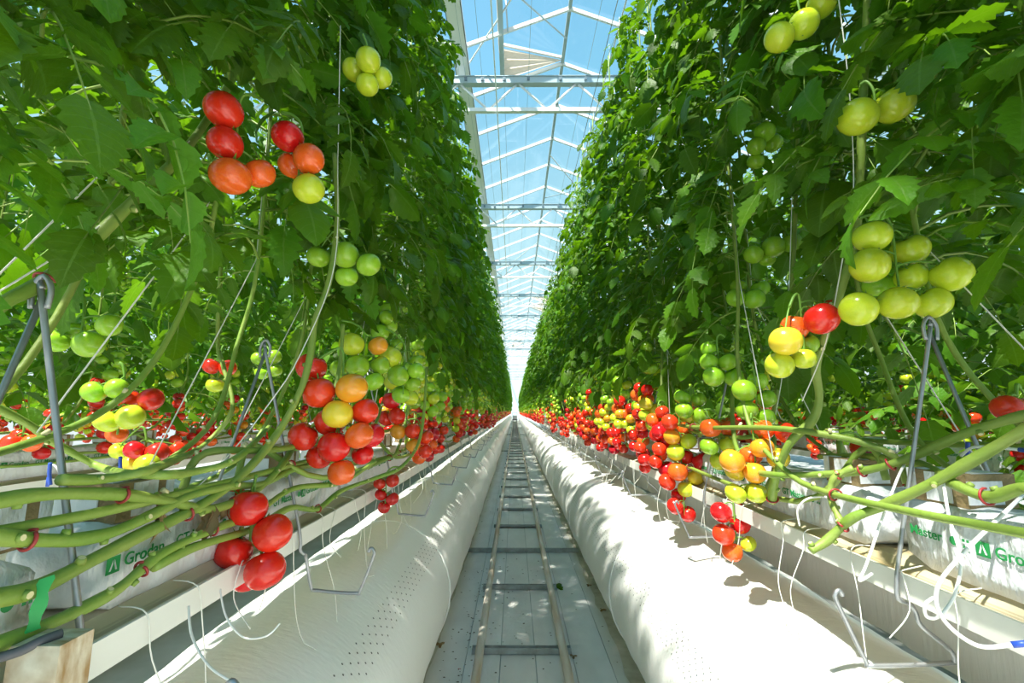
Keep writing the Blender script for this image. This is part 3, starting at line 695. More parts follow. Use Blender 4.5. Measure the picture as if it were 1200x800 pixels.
def hides_hero(pts):
    for p in pts:
        s = proj(p)
        if not s: return True
        for x, y, r, z in HT_:
            if s[2] < z + .03 and (s[0] - x) ** 2 + (s[1] - y) ** 2 < (r + 9) ** 2: return True
    return False

# ------------------------------------------------------------------ vines
GL = 'tall tomato vine of the shaded row beside the rails, dark leaves above ripening fruit'
GR_ = 'tall tomato vine of the sunlit row beside the rails, bright leaves above ripening fruit'
LABEL = {'L': (GL, 'vines of the shaded row'), 'R': (GR_, 'vines of the sunlit row'),
         'LL': ('tomato vine in the row behind the shaded vines', 'vines behind the shaded row'), 'RR': ('tomato vine in the row behind the sunlit vines', 'vines behind the sunlit row')}
LEAF0 = {'L': .40, 'R': .28, 'LL': .12, 'RR': -.12}
def aisle(row): return 1 if row in ('L', 'LL') else -1               # direction from the row towards its viewer

def leaf_specs(row, hx, hy, n, rnd, y):
    """(pos, rotation matrix, scale) of leaves up a vine whose string stands at hx, hy"""
    z0 = CAMZ + LEAF0[row]; z1 = 4.05 if row in ('L', 'LL') else 3.8; out = []; sd = aisle(row)
    for i in range(n):
        t = (i + rnd.uniform(0, 1)) / n; z = z0 + (z1 - z0) * t
        az = i * 2.4 + rnd.uniform(-.5, .5)
        if rnd.random() < .55: az = (0 if sd > 0 else math.pi) + rnd.uniform(-1.25, 1.25)     # most lean out into the light of the aisle
        sc = rnd.uniform(.85, 1.22) * (1 - .25 * max(0, t - .8) / .2)
        if row in ('L', 'R') and y < 1.0: sc *= .74
        m3 = Matrix.Rotation(az, 3, 'Z') @ Matrix.Rotation(rnd.uniform(-.35, .35), 3, 'Y') @ Matrix.Rotation(rnd.uniform(-.5, .5), 3, 'X')
        out.append((Vector((hx, hy, z)), m3, sc))
    return out

LIM = {'L': -.43, 'R': .645}
def fit_leaf(row, pos, m3, sc, tips):
    a = aisle(row)
    for k in range(6):
        W_ = [pos + m3 @ (q * sc) for q in tips]; xin = max(p.x * a for p in W_) * a
        if (xin - LIM[row]) * a <= (.13 if int(sc * 1e4) % 6 == 0 else 0) : break
        sc *= .86
    return W_, sc, m3
def stem_path(row, cx, y, side, rnd, hx):
    """root on the cube, a run along the gutter, then up the string"""
    a = aisle(row); run = rnd.uniform(.9, 1.5); lie = cx + side * rnd.uniform(.10, .17); zl = LIPZ + rnd.uniform(.07, .26)
    yb = y - run - rnd.uniform(.2, .35)
    base = Vector((cx + side * .03, yb, SLZ + SLH + .02))
    return base, [base, Vector((cx + side * .05, yb + .03, base.z + .07)), Vector((lie, yb + .2, zl + rnd.uniform(-.02, .03))), Vector((lie + side * rnd.uniform(-.01, .02), y - run * .5, zl + rnd.uniform(-.02, .02))),
                  Vector((lie + side * .015, y - .30, zl + .03)), Vector((lie, y - .13, zl + .14)), Vector((hx + side * .03, y - .02, zl + .36)), Vector((hx, y, zl + .62)), Vector((hx, y, zl + 1.2)), Vector((hx + .01, y, 3.2)), Vector((hx, y, 4.3))]

def fruit_levels(row, rnd):
    if row in ('L', 'LL'): return [(.24, 'ripe'), (.33, rnd.choice(('ripe', 'turn'))), (.44, rnd.choice(('turn', 'green', 'ripe'))), (.53, 'green'), (.63, 'green'), (.74, 'green'), (1.0, 'small')]
    return [(.20, 'ripe'), (.29, 'ripe'), (.38, rnd.choice(('ripe', 'turn'))), (.47, rnd.choice(('turn', 'green'))), (.56, 'green'), (.66, 'green'), (.95, 'small')]
def vine(row, y, tier, rnd, own_fruit=True, label=None, extra=None, nleaf=None):
    cx = ROWS[row]; a = aisle(row)
    side = a if rnd.random() < .62 and y > 1.35 else -a
    hx = cx + side * rnd.uniform(.05, .13)
    base, path = stem_path(row, cx, y, side, rnd, hx)
    t = empty('tomato_plant', base); lb, gp = LABEL[row]
    if label: tag(t, label, 'tomato plant')
    else: tag(t, lb, 'tomato plant', gp)
    b = MB(); sp_ = cr(path, 5 if tier == 0 else 3); b.tube([p - base for p in sp_], lambda q: .0085 - .0035 * q, 7 if tier == 0 else 5)
    if tier == 0:
        for p in sp_[4:26:4]: b.tube([p - base + Vector((0, 0, .006)), p - base + Vector((rnd.uniform(-.01, .01), rnd.uniform(-.01, .01), .014))], .0045, 5, 1)
    b.build('stem', ['stem', 'scar'], t, True)
    lod = 0 if tier == 0 else 1
    for pos, m3, sc in leaf_specs(row, hx, y, nleaf or ((96 if y < 1.0 else 78 if y < 1.7 else 62) if tier == 0 else 44), rnd, y):
        ok = False
        for tr_y in range(7):
            me, tips, _ = rnd.choice(LEAF[lod])
            if row not in ('L', 'R'): ok = True; break
            W_, sc, m3 = fit_leaf(row, pos, m3, sc, tips)
            if not (y < 3.2 and hides_hero(W_ + [pos.lerp(w0, .5) for w0 in W_[:4]])): ok = True; break
            m3 = Matrix.Rotation(rnd.uniform(0, 6.28), 3, 'Z') @ Matrix.Rotation(rnd.uniform(-.5, .5), 3, 'Y'); pos = pos + Vector((0, 0, rnd.uniform(-.04, .07))); sc *= .95
        if not ok: continue
        put('leaf', me, t, pos - base, m3.to_quaternion(), sc)
    if own_fruit:
        lvl = fruit_levels(row, rnd)
        for dz, kind in lvl:
            if rnd.random() < .12: continue
            z = LIPZ + dz + rnd.uniform(-.04, .05)
            cand = [p for p in sp_ if p.y > y - .5]; p = min(cand, key=lambda p: abs(p.z - z)); p = p + Vector((0, rnd.uniform(-.13, .13), 0))
            c = rnd.choice(CL[kind]); az = (0 if a > 0 else math.pi) + rnd.uniform(-1.1, 1.1)
            if side != a and rnd.random() < .6: az += math.pi
            pp = Vector((p.x + rnd.uniform(-.02, .03) * a, p.y, p.z))
            ctr = pp + Vector((math.cos(az) * .075, math.sin(az) * .075, -.12))
            if row in ('L', 'R') and y < 3.2 and hides_hero([ctr, ctr + Vector((0, 0, .06)), ctr - Vector((0, 0, .07))]): continue
            o = put('fruit_cluster', c[0] if tier == 0 else c[2], t, pp - base, (0, 0, az))
            o['label'] = {'ripe': 'hanging cluster of ripe red tomatoes', 'turn': 'hanging cluster of tomatoes turning from green to red', 'green': 'hanging cluster of green tomatoes', 'small': 'young cluster of small green tomatoes'}[kind]
            if tier == 0:
                for k, (cc, r, col, q) in enumerate(c[1]): put('tomato', TMESH[(col, k % 3)], o, cc, q, r)
    if tier == 0:
        b = MB(); z_ = path[5].z; b.tube([path[4] - base + Vector((-.01, .0, .01)), Vector((hx - a * .012, y + .01, z_ + .5)) - base, Vector((hx - a * .012, y + .01, 4.42)) - base], .0016, 4); b.build('twine', 'twine', t, True)
        if row in ('L', 'R') and y < 3:
            p = path[3] - base; b = MB(); b.tube([p + Vector((math.cos(R(q)) * .0125, .002 * q / 60, math.sin(R(q)) * .0125)) for q in range(0, 330, 30)], .0022, 5); b.build('stem_clip', 'clip', t, True)
    return t

near = {'L': [], 'R': []}
for row in ('L', 'R'):                                               # rows carried on past the lens: unseen vines added for the shade they cast
    for i in range(4): vine(row, -.95 + .3 * i, 1, random.Random(60 + i + (row == 'R') * 9), own_fruit=False, nleaf=64)
for row in ('L', 'R'):
    y = .30 if row == 'L' else .50; i = 0
    while y < 5.0:
        rnd = random.Random(1000 + i * 13 + (7 if row == 'R' else 0))
        near[row].append((y, vine(row, y, 0, rnd, own_fruit=(y > (1.75 if row == 'L' else 2.05))))); y += .27; i += 1
    while y < 13.0:
        rnd = random.Random(3000 + i * 13 + (7 if row == 'R' else 0)); vine(row, y, 1, rnd); y += .29; i += 1
for row, ya, n_ in (('LL', 1.0, 14), ('RR', 1.2, 13)):
    for i in range(n_): vine(row, ya + .34 * i, 1, random.Random(5000 + i * 7 + len(row) + (3 if row == 'RR' else 0)), nleaf=36)

# one-mesh vines farther down the rows
def far_vine(row, seed, lod):
    rnd = random.Random(seed); b = MB(); cx = 0; a = aisle(row)
    if lod == 1: b.tube([(0, -.8, LIPZ + .15), (a * .12, -.35, LIPZ + .15), (a * .06, 0, LIPZ + .55), (0, 0, 4.3)], .008, 4, PMATS.index('stem'))
    lvl = fruit_levels(row, rnd)
    for pos, m3, sc in leaf_specs(row, 0, 0, 46 if lod == 1 else 40, rnd, 20):
        lf = rnd.choice(LEAF[lod]); k_ = 1 if lod == 1 else 1.3
        if row in LIM: sc = fit_leaf(row, pos + Vector((ROWS[row], 0, 0)), m3, sc * k_, lf[1])[1] / k_
        lf = lf[2]; b.extend(lf, Matrix.Translation(pos) @ m3.to_4x4() @ Matrix.Scale(sc * (1 if lod == 1 else 1.3), 4), PMATS.index('leaf'))
    for dz, kind in lvl:
        for rep in range(1 if lod == 1 else 1):
            c = rnd.choice(CL[kind]); az = (0 if a > 0 else math.pi) + rnd.uniform(-1, 1)
            b.extend(c[3] if lod == 1 else c[4], Matrix.Translation((a * .09, rnd.uniform(-.12, .12), LIPZ + dz + rnd.uniform(-.04, .04))) @ Matrix.Rotation(az, 4, 'Z'))
    return b
for row in ('L', 'R'):
    vm = [far_vine(row, 700 + i, 1).mesh('tomato_plant', PMATS) for i in range(7)]
    y = 13.05; i = 0
    while y < 36:
        o = put('tomato_plant', vm[(i * 3) % 7 if i % 2 else (i * 5 + 2) % 7], None, (ROWS[row] + random.uniform(-.03, .06) * aisle(row), y, 0), (0, 0, random.uniform(-.12, .12)))
        tag(o, *[LABEL[row][0], 'tomato plant', LABEL[row][1]]); y += .30; i += 1
    lowv = [far_vine(row, 800 + i, 2) for i in range(4)]
    b = MB(); i = 0
    while y < YEND - 4.5:
        b.extend(lowv[i % 4], Matrix.Translation((ROWS[row], y, 0)) @ Matrix.Rotation(random.uniform(-.3, .3), 4, 'Z')); y += .36; i += 1
    tag(b.build('distant_tomato_vines', PMATS), 'far end of the %s vine row, leaves over red and green fruit' % ('shaded' if row == 'L' else 'sunlit'), 'tomato vines', kind='stuff')
for row in ('LL', 'RR'):
    lowv = [far_vine(row, 900 + i, 2) for i in range(4)]; b = MB(); i = 0; y = 5.9
    while y < 24:
        b.extend(lowv[i % 4], Matrix.Translation((ROWS[row], y, 0)) @ Matrix.Rotation(random.uniform(-.3, .3), 4, 'Z')); y += .33; i += 1
    for k in (1, 2, 3):                                                # rows standing behind that
        y = .8
        while y < 20:
            b.extend(lowv[i % 4], Matrix.Translation((ROWS[row] - 1.62 * k * aisle(row), y, 0)) @ Matrix.Rotation(random.uniform(-.3, .3), 4, 'Z')); y += .33; i += 1
    tag(b.build('distant_tomato_vines', PMATS), 'vine rows standing behind the %s side' % ('shaded' if row == 'LL' else 'sunlit'), 'tomato vines', kind='stuff')

# ------------------------------------------------------------------ bent stems close to the lens
def clear_slab(px, py, zc):
    p = at(px, py, zc); lim = .592 if px < 600 else .792
    if p.z < SLZ + SLH + .05 and abs(p.x) > lim: p = at(px, py, zc * lim / abs(p.x))
    return p
def hero_vine(row, label, pts, r0, r1, clips=(), nl=12, string=None, head=True):
    """pts: (px, py, zc) from the root end upward"""
    P = [clear_slab(*q) for q in pts]; base = P[0].copy(); rnd = random.Random(len(label) * 17)
    t = empty('tomato_plant', base); tag(t, label, 'tomato plant')
    b = MB(); sp_ = cr(P, 7); b.tube([p - base for p in sp_], lambda q: (r0 + (r1 - r0) * q) * .86 * (1 + .10 * math.sin(q * 31)), 10)
    for i in range(5, len(sp_) - 2, 7):                              # pruned leaf scars
        n_ = (sp_[i + 1] - sp_[i]).normalized(); u = n_.orthogonal().normalized(); u.rotate(Quaternion(n_, rnd.uniform(0, 6.28)))
        p = sp_[i] - base; b.tube([p + u * r0 * .6, p + u * r0 * 1.25], lambda q: r0 * (.55 - .12 * q), 7, 0); b.disc(p + u * r0 * 1.26, u, r0 * .36, 7, 1)
    b.build('stem', ['stem', 'scar'], t, True)
    for k in clips:
        i = min(len(sp_) - 2, int(k * (len(sp_) - 1))); n_ = (sp_[i + 1] - sp_[i]).normalized(); u = n_.orthogonal().normalized(); v = n_.cross(u); c = sp_[i] - base
        b = MB(); b.tube([c + (u * math.cos(R(q)) + v * math.sin(R(q))) * (r0 * 1.08) + n_ * .006 * q / 300 for q in range(0, 331, 22)], .0022, 6); b.build('stem_clip', 'clip', t, True)
    if string:
        b = MB(); b.tube([p - base for p in cr([at(*q) for q in string], 5)], .0014, 5); b.build('twine', 'twine', t, True)
    return t
S_A = hero_vine('L', 'tomato vine whose green stem bends beside the large red and orange cluster', [(-20, 703, .74), (40, 690, .78), (110, 655, .84), (170, 624, .90), (235, 592, .97), (285, 555, 1.04), (325, 508, 1.12), (352, 458, 1.18), (364, 415, 1.22), (370, 372, 1.25), (386, 328, 1.30), (395, 260, 1.36), (392, 180, 1.40)], .0125, .0085, (.32,), string=[(200, 600, .92), (262, 540, 1.0), (310, 480, 1.08), (352, 415, 1.16), (392, 310, 1.3), (396, 180, 1.38), (399, 30, 1.4)])
S_B = hero_vine('L', 'tomato vine with a thick leaning stem cut at its side shoots, red clip', [(-70, 420, .58), (0, 358, .64), (50, 330, .70), (110, 280, .77), (165, 227, .84), (218, 175, 1.0), (262, 110, 1.2), (300, 40, 1.35)], .0125, .010, (.30,), string=[(-40, 365, .6), (120, 262, .78), (222, 165, 1.0)])
S_C = hero_vine('L', 'tomato vine lying low along the slab with green tape and red clips', [(-30, 765, .66), (30, 742, .70), (90, 716, .76), (135, 692, .82), (160, 672, .86), (190, 648, .92), (240, 624, 1.0), (300, 600, 1.1), (345, 572, 1.25), (400, 565, 1.4), (440, 540, 1.6)], .0105, .008, (.42, .62))
S_D = hero_vine('L', 'tomato vine lying across the slab with a knobbly pale stem', [(-20, 626, .74), (30, 632, .76), (90, 632, .80), (135, 622, .85), (180, 602, .92), (225, 580, 1.0), (270, 570, 1.08), (310, 566, 1.2), (350, 548, 1.35), (405, 540, 1.5)], .011, .008, (.12,))
S_E = hero_vine('L', 'tomato vine crossing above the cubes with a dark red clip', [(-20, 590, .82), (40, 580, .86), (90, 578, .90), (150, 580, .96), (200, 588, 1.02), (250, 596, 1.1), (300, 575, 1.22), (330, 545, 1.3), (350, 515, 1.36), (385, 478, 1.42), (398, 430, 1.5), (402, 380, 1.55)], .0105, .008, (.27, .5))
S_F = hero_vine('L', 'tomato vine sloping down from the green cluster to the slab', [(-20, 470, .84), (30, 495, .90), (70, 522, .96), (120, 548, 1.02), (170, 556, 1.1), (230, 552, 1.25), (280, 535, 1.4), (315, 500, 1.5)], .0095, .008, ())
S_G = hero_vine('L', 'slim tomato vine rising behind the twine to the green cluster', [(70, 562, 1.25), (130, 560, 1.25), (190, 545, 1.3), (240, 520, 1.35), (272, 480, 1.4), (262, 430, 1.45), (255, 400, 1.5), (258, 330, 1.5), (262, 240, 1.5)], .0085, .007, ())
S_H = hero_vine('L', 'tomato vine bent low under the dark red cluster', [(180, 664, 1.0), (230, 640, 1.08), (300, 618, 1.2), (340, 595, 1.32), (372, 596, 1.4), (400, 575, 1.5), (440, 560, 1.65), (470, 547, 1.8), (490, 520, 2.0), (497, 480, 2.1), (500, 430, 2.2)], .010, .0075, (.2, .4))
S_R1 = hero_vine('R', 'tomato vine with an angular bent stem beside the red and yellow cluster', [(905, 588, 1.30), (908, 562, 1.27), (925, 520, 1.22), (952, 492, 1.19), (960, 465, 1.18), (956, 430, 1.17), (966, 396, 1.15), (985, 340, 1.13), (1004, 270, 1.12), (1008, 200, 1.1), (1012, 100, 1.1), (1016, 0, 1.1)], .0135, .010, (.02,), string=[(940, 470, 1.16), (968, 400, 1.12), (988, 300, 1.08), (1000, 230, 1.06), (996, 115, 1.06), (983, 0, 1.06)])
S_R2 = hero_vine('R', 'tomato vine lying above the printed slab with red ring clips', [(1240, 480, .80), (1190, 489, .84), (1130, 508, .90), (1080, 530, .96), (1040, 545, 1.0), (1000, 553, 1.06), (950, 556, 1.14), (905, 556, 1.24), (880, 548, 1.4), (862, 520, 1.6), (858, 470, 1.72), (864, 420, 1.78)], .0115, .008, (.36, .44))
S_R3 = hero_vine('R', 'tomato vine end hanging below the gutter lip with a red ring clip', [(1240, 480, .72), (1195, 507, .75), (1135, 542, .80), (1080, 572, .86), (1030, 594, .92), (1000, 606, .95), (985, 618, .97), (968, 634, .98), (950, 645, .98)], .0115, .0105, (.72,))
S_R4 = hero_vine('R', 'tomato vine looping low at the slab end beside the white tubes', [(1230, 590, .78), (1200, 572, .82), (1160, 582, .84), (1120, 568, .88), (1090, 548, .94), (1060, 540, 1.0), (1020, 535, 1.1), (960, 535, 1.25)], .012, .009, (.3,))
S_R5 = hero_vine('R', 'tomato vine stub hanging from the lying stems over the gutter', [(1000, 548, 1.02), (978, 560, 1.04), (973, 580, 1.04), (980, 600, 1.02), (986, 612, 1.0)], .009, .008, (.2,))
S_R6 = hero_vine('R', 'slim tomato vine rising behind the yellow tomato', [(890, 590, 1.7), (908, 545, 1.65), (905, 500, 1.6), (912, 450, 1.6), (922, 400, 1.6), (930, 300, 1.6), (935, 150, 1.6)], .009, .0075, (), string=[(905, 505, 1.5), (918, 430, 1.5), (925, 330, 1.5), (930, 150, 1.5)])
# dried leaf on the bent stem, green tape on the low stem
def crumple(name, m_, px, py, zc, L, parent, seed):
    rnd = random.Random(seed); b = MB(); o = clear_slab(px, py, zc) - parent.location
    for k in range(4):
        leaflet(b, o, Vector((rnd.uniform(-.4, .4), rnd.uniform(-.4, .4), -1)), Vector((rnd.uniform(-1, 1), rnd.uniform(-1, 1), .2)), L * rnd.uniform(.7, 1.2), L * .22, rnd, 5, 4, 1.6, 1.2, .6)
    return b.build(name, m_, parent, True)
crumple('dried_leaf', 'dry', 248, 592, .97, .075, S_A, 3); crumple('dried_leaf', 'dry', 188, 600, .90, .05, S_A, 5); crumple('dried_leaf', 'dry', 272, 585, 1.0, .05, S_A, 8)
p = [clear_slab(55, 676, .56) - S_C.location, clear_slab(47, 705, .55) - S_C.location, clear_slab(37, 740, .545) - S_C.location]
b = MB(); wv = Vector((.006, .003, .002)); V = []
for i, q in enumerate(cr(p, 4)): k = 1 + .25 * math.sin(i * 1.7); V += [q - wv * k, q + wv * k]
b.add(V, [(2 * i, 2 * i + 1, 2 * i + 3, 2 * i + 2) for i in range(len(V) // 2 - 1)]); b.build('green_tape', 'tape', S_C, True)

# clusters nearest the lens become parts of the vine they hang on
own = {0: S_A, 1: S_A, 2: S_B, 17: S_R1, 16: S_R1, 25: S_R2, 26: S_R2, 14: S_H, 6: S_E, 31: S_R4, 30: S_R2, 15: S_G, 12: S_G, 24: S_R6}
for i, (row, zc, ap, L_, lb) in enumerate(HERO):
    toms = []
    for q in L_:
        z = zc + (q[4] if len(q) > 4 else 0); c = at(q[0], q[1], z)
        toms.append((c, q[2] * z / F / 2 * (.97 if abs(q[0] - 600) < 350 else .93), q[3]))
    A = at(ap[0], ap[1], zc + .03)
    t = own.get(i) or min(near[row], key=lambda n_: abs(n_[0] - A.y))[1]
    for k in range(25):                                              # keep fruits from sinking into each other
        for x in range(len(toms)):
            for y in range(x):
                d = toms[x][0] - toms[y][0]; mn = (toms[x][1] + toms[y][1]) * .93
                if d.length < mn:
                    e_ = d.copy(); e_.x *= .25; e_.z *= .25; e_ = (e_.normalized() if e_.length > 1e-5 else Vector((0, 1, 0))) * (mn - d.length) * .5
                    toms[x] = (toms[x][0] + e_, *toms[x][1:]); toms[y] = (toms[y][0] - e_, *toms[y][1:])
    if i not in own and t not in own.values() and 'bearing' not in t['label']:
        t['label'] = '%s tomato vine bearing a %s' % ('shaded' if row == 'L' else 'sunlit', lb); del t['group']
    sb, out = cluster_geo(A, toms)
    o = put('fruit_cluster', None, t); me = MB(); me.extend(sb, Matrix.Translation(-t.location)); o2 = me.mesh('fruit_cluster', ['stalk'])
    bpy.data.objects.remove(o); o = put('fruit_cluster', o2, t); o['label'] = lb
    for k, (c, r, col, q) in enumerate(out): put('tomato', TMESH[(col, k % 3)], o, c - t.location, q, r)

# broad sunlit leaves reaching out over the fruit
rl = random.Random(77)
for row, px, py, zc, n_ in (('L', 436, 362, 1.50, 2), ('L', 318, 262, 1.15, 2), ('L', 190, 20, .85, 3), ('L', 60, 50, .62, 3), ('L', 330, 60, 1.1, 3), ('L', 40, 190, .62, 2), ('L', 480, 190, 1.8, 2), ('L', 395, 120, 1.3, 2),
                            ('R', 1012, 165, 1.08, 3), ('R', 955, 170, 1.25, 3), ('R', 1085, 95, .95, 3), ('R', 1160, 95, .85, 3), ('R', 880, 95, 1.4, 3), ('R', 800, 110, 1.8, 2), ('R', 765, 285, 2.1, 2), ('R', 850, 235, 1.6, 2), ('R', 1130, 200, .92, 2)):
    t = min(near[row], key=lambda q: abs(q[0] - zc))[1]; a = aisle(row)
    for k in range(n_):
        for tr_y in range(14):
            me, tips, _ = rl.choice(LEAF[0]); sc = rl.uniform(.75, 1.0) * min(1, .55 + .3 * zc); pos = at(px + rl.uniform(-25, 25), py + rl.uniform(-20, 20), zc + rl.uniform(0, .08))
            az = (0 if a > 0 else math.pi) + a * rl.uniform(-1.3, .5); m3 = Matrix.Rotation(az, 3, 'Z') @ Matrix.Rotation(rl.uniform(-.2, .5), 3, 'Y') @ Matrix.Rotation(rl.uniform(-.5, .5), 3, 'X')
            W_ = [pos + m3 @ (q * sc) for q in tips]
            if max(p.x * a for p in W_) > (-.36 if row == 'L' else -.56): continue
            if not hides_hero(W_ + [pos.lerp(w0, .5) for w0 in W_]): put('leaf', me, t, pos - t.location, m3.to_quaternion(), sc); break
# ------------------------------------------------------------------ drip tubes, loose strings, block, debris
def tube_thing(name, label, cat, pts, r, m_, group=None, ends=None):
    P = cr([at(*q) for q in pts], 8); base = P[0].copy()
    t = empty(name, base); tag(t, label, cat, group)
    b = MB(); b.tube([p - base for p in P], r, 8); b.build('tube' if r > .0018 else 'strand', m_, t, True)
    if ends: b = MB(); n_ = (P[-1] - P[-2]).normalized(); b.tube([P[-1] - base - n_ * .002, P[-1] - base + n_ * .018], r * 1.5, 8); b.build('end_plug', ends, t, True)
tube_thing('drip_tube', 'white drip tube looping down below the gutter lip to a blue plug', 'drip tube', [(1215, 565, .80), (1180, 598, .76), (1125, 652, .74), (1098, 690, .72), (1106, 726, .70), (1145, 756, .68), (1188, 755, .66)], .0030, 'drip', ends='drip_end')
tube_thing('drip_tube', 'white drip tube hanging from the stems and turning up at the gutter lip', 'drip tube', [(1105, 560, .84), (1112, 605, .80), (1126, 655, .77), (1118, 698, .75), (1100, 722, .74), (1086, 722, .73), (1084, 708, .73), (1094, 700, .73)], .0026, 'drip')
tube_thing('drip_tube', 'white drip tube hanging straight from the lying stem over the lip', 'drip tube', [(1062, 540, 1.0), (1052, 560, .96), (1033, 610, .92), (1015, 662, .90), (1007, 680, .89), (1022, 672, .90)], .0026, 'drip')
tube_thing('drip_tube', 'white drip tube arching over the slab to a blue plug', 'drip tube', [(1126, 534, .93), (1140, 524, .90), (1165, 524, .86), (1196, 527, .82)], .0028, 'drip', ends='drip_end')
tube_thing('drip_tube', 'thin white drip tube curving at the torn slab film', 'drip tube', [(937, 616, 1.12), (935, 596, 1.12), (950, 583, 1.10), (985, 584, 1.04), (1015, 592, 1.0)], .0022, 'drip')
tube_thing('drip_tube', 'white drip tube with a blue peg in the cube near the taped stem', 'drip tube', [(72, 566, .98), (68, 550, .98), (60, 545, .98), (57, 560, .98)], .0022, 'drip', ends='drip_end')
tube_thing('drip_peg', 'dark blue drip peg stuck in a cube above the lying stems', 'drip peg', [(59, 542, .97), (58, 555, .97), (59, 568, .97)], .0036, 'drip_end')
tube_thing('drip_peg', 'dark blue drip peg stuck beside the pale green tomato', 'drip peg', [(141, 535, 1.1), (141, 546, 1.1), (141, 557, 1.1)], .0038, 'drip_end')
tube_thing('drip_peg', 'bright blue drip peg behind the lying stem of the sunlit row', 'drip peg', [(1134, 518, .98), (1134, 527, .98), (1134, 536, .98)], .004, 'drip_end')
tube_thing('drip_tube', 'grey white tube bowing out under the gutter over the shaded duct', 'drip tube', [(221, 710, .80), (225, 745, .76), (245, 780, .72), (275, 800, .70)], .0020, 'drip')
tube_thing('drip_tube', 'white tube hooking down from the lip above the shaded duct', 'drip tube', [(258, 690, .90), (265, 722, .86), (285, 746, .84), (312, 745, .84), (328, 730, .86)], .0018, 'drip')
tube_thing('black_hose', 'black hose end lying on the stained wooden block', 'hose', [(-20, 775, .505), (20, 764, .52), (50, 750, .535), (72, 742, .55)], .0055, 'black_tube')
# loose twine ends below the gutters
def loose(row, y, rnd, i):
    a = aisle(row); x = ROWS[row] + a * rnd.uniform(.132, .142); z = LIPZ + .06
    L = rnd.uniform(.16, .42); sw = rnd.uniform(-.06, .06)
    P = [Vector((x - a * .05, y, LIPZ + .016)), Vector((x - a * .005, y, LIPZ + .006)), Vector((x, y + sw * .3, z - L * .35)), Vector((x + a * rnd.uniform(-.01, .04), y + sw, z - L * .7)), Vector((x + a * rnd.uniform(-.02, .06), y + sw * rnd.uniform(.2, 2), z - L))]
    dc = LD if row == 'L' else RD; P = cr(P, 5)
    for p in P:
        u = abs(p.x - dc)
        if u < DR: p.z = max(p.z, DR + math.sqrt(DR * DR - u * u) + .012)
    b = MB(); b.tube(P, .0012, 5); o = b.build('loose_twine', 'twine', None, True)
    tag(o, 'loose white twine end dangling below the gutter of the %s row' % ('shaded' if row == 'L' else 'sunlit'), 'twine', 'twine ends below the %s gutter' % ('shaded' if row == 'L' else 'sunlit'))
for row in ('L', 'R'):
    rnd = random.Random(4 + len(row) + (row == 'R') * 3)
    for i in range(46): loose(row, .75 + i * .13 + rnd.uniform(-.06, .06) + (i * .012) ** 1.5, rnd, i)
# stained wooden block at the gutter end
blk = MB(); c = at(58, 778, .545)
blk.box((c.x - .030, c.y - .022, c.z - .034), (c.x + .030, c.y + .022, c.z + .030)); tag(blk.build('wooden_block', 'wood'), 'stained pale wooden block fixed on the gutter lip under the hose', 'block')
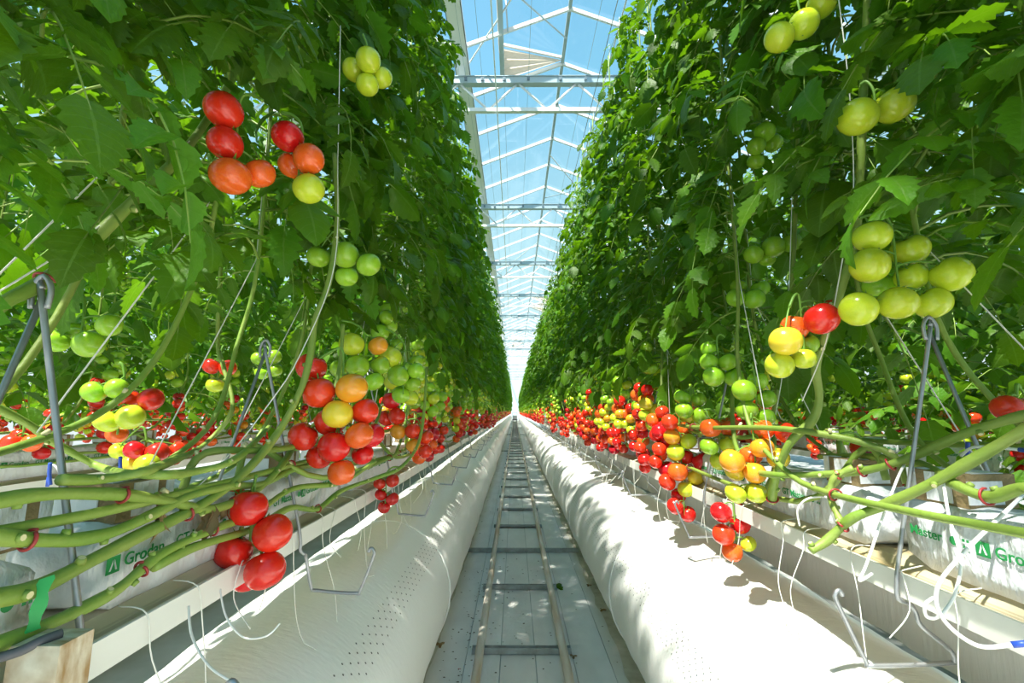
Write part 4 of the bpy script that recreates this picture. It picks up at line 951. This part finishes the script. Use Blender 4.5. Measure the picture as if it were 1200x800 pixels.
# debris
rnd = random.Random(9); b = MB()
def speck(x, y, r):
    a = rnd.uniform(0, 3.14); b.add([(x + r * math.cos(a + k) * rnd.uniform(.4, 1.3), y + r * math.sin(a + k) * rnd.uniform(.4, 1.3), .0045) for k in (0, 1.3, 2.6, 3.9, 5.1)], [(0, 1, 2, 3, 4)])
for i in range(420):
    y = .9 + 3.2 * rnd.random() ** 1.6; speck(rnd.choice((rnd.gauss(-.05, .16), rnd.gauss(-.28, .06), rnd.uniform(-.4, .58))), y, rnd.uniform(.003, .0085))
for i in range(120): speck(rnd.uniform(-.42, .6), rnd.uniform(4, 14), rnd.uniform(.004, .012))
tag(b.build('plant_debris', 'speck'), 'dark crumbs of dried plant debris on the aisle floor', 'debris', kind='stuff')
def scrap(px, py, L, m_, label, cat, seed, n_=3):
    rnd = random.Random(seed); y = floor_y(py); p = at(px, py, 1); d = (p - CO); p = CO + d * (-CAMZ / d.z); p.z = .012
    b = MB()
    for k in range(n_): leaflet(b, Vector((0, 0, 0)), Vector((math.cos(k * 2.1 + seed), math.sin(k * 2.1 + seed), .1)), Vector((rnd.uniform(-.5, .5), rnd.uniform(-.5, .5), 1)), L * rnd.uniform(.7, 1.1), L * .3, rnd, 5, 4, 1.2, .8, .7)
    tag(b.build('leaf_scrap', m_, None, True, p), label, cat)
scrap(653, 688, .08, 'leaf', 'green leaf scrap lying beside the right hand rail on the floor'.replace('right hand rail', 'rail'), 'leaf scrap', 3, 4)
scrap(706, 716, .035, 'dry', 'brown dried leaf curl at the foot of the sunlit duct', 'leaf scrap', 2)
scrap(515, 757, .04, 'dry', 'dry leaf scrap at the foot of the shaded duct', 'leaf scrap', 7)
scrap(538, 786, .012, 'scrap_red', 'tiny red tomato skin scrap on the pale floor strip', 'fruit scrap', 4, 2)
scrap(648, 721, .02, 'dry', 'small rusty brown scrap lying against the rail', 'leaf scrap', 12, 2)
scrap(645, 767, .014, 'scrap_red', 'orange red scrap lying on the nearest rung', 'fruit scrap', 14, 2)
scrap(672, 771, .026, 'dry', 'dark dried scrap at the rung end outside the rail', 'leaf scrap', 15, 3)
scrap(690, 687, .03, 'dry', 'pale dry leaf scrap in the dirt by the sunlit duct', 'leaf scrap', 21, 3)
# dirt washed up along the duct feet
for x0, x1, nm in ((-.50, -.435, 'shaded'), (.56, .66, 'sunlit')):
    b = MB(); rnd = random.Random(3); V = []; N = 90
    for i in range(N):
        y = .4 + i * .14; V += [(x0, y, .0032), (x1 + rnd.uniform(-.012, .012) if x1 < 0 else x1, y, .0032)] if x1 < 0 else [(x0 + rnd.uniform(-.015, .015), y, .0032), (x1, y, .0032)]
    b.add(V, [(2 * i, 2 * i + 1, 2 * i + 3, 2 * i + 2) for i in range(N - 1)]); tag(b.build('dirt_strip', 'dirt'), 'brown dirt line on the floor along the foot of the %s duct' % nm, 'dirt', kind='stuff')
print('objects', len(bpy.data.objects))
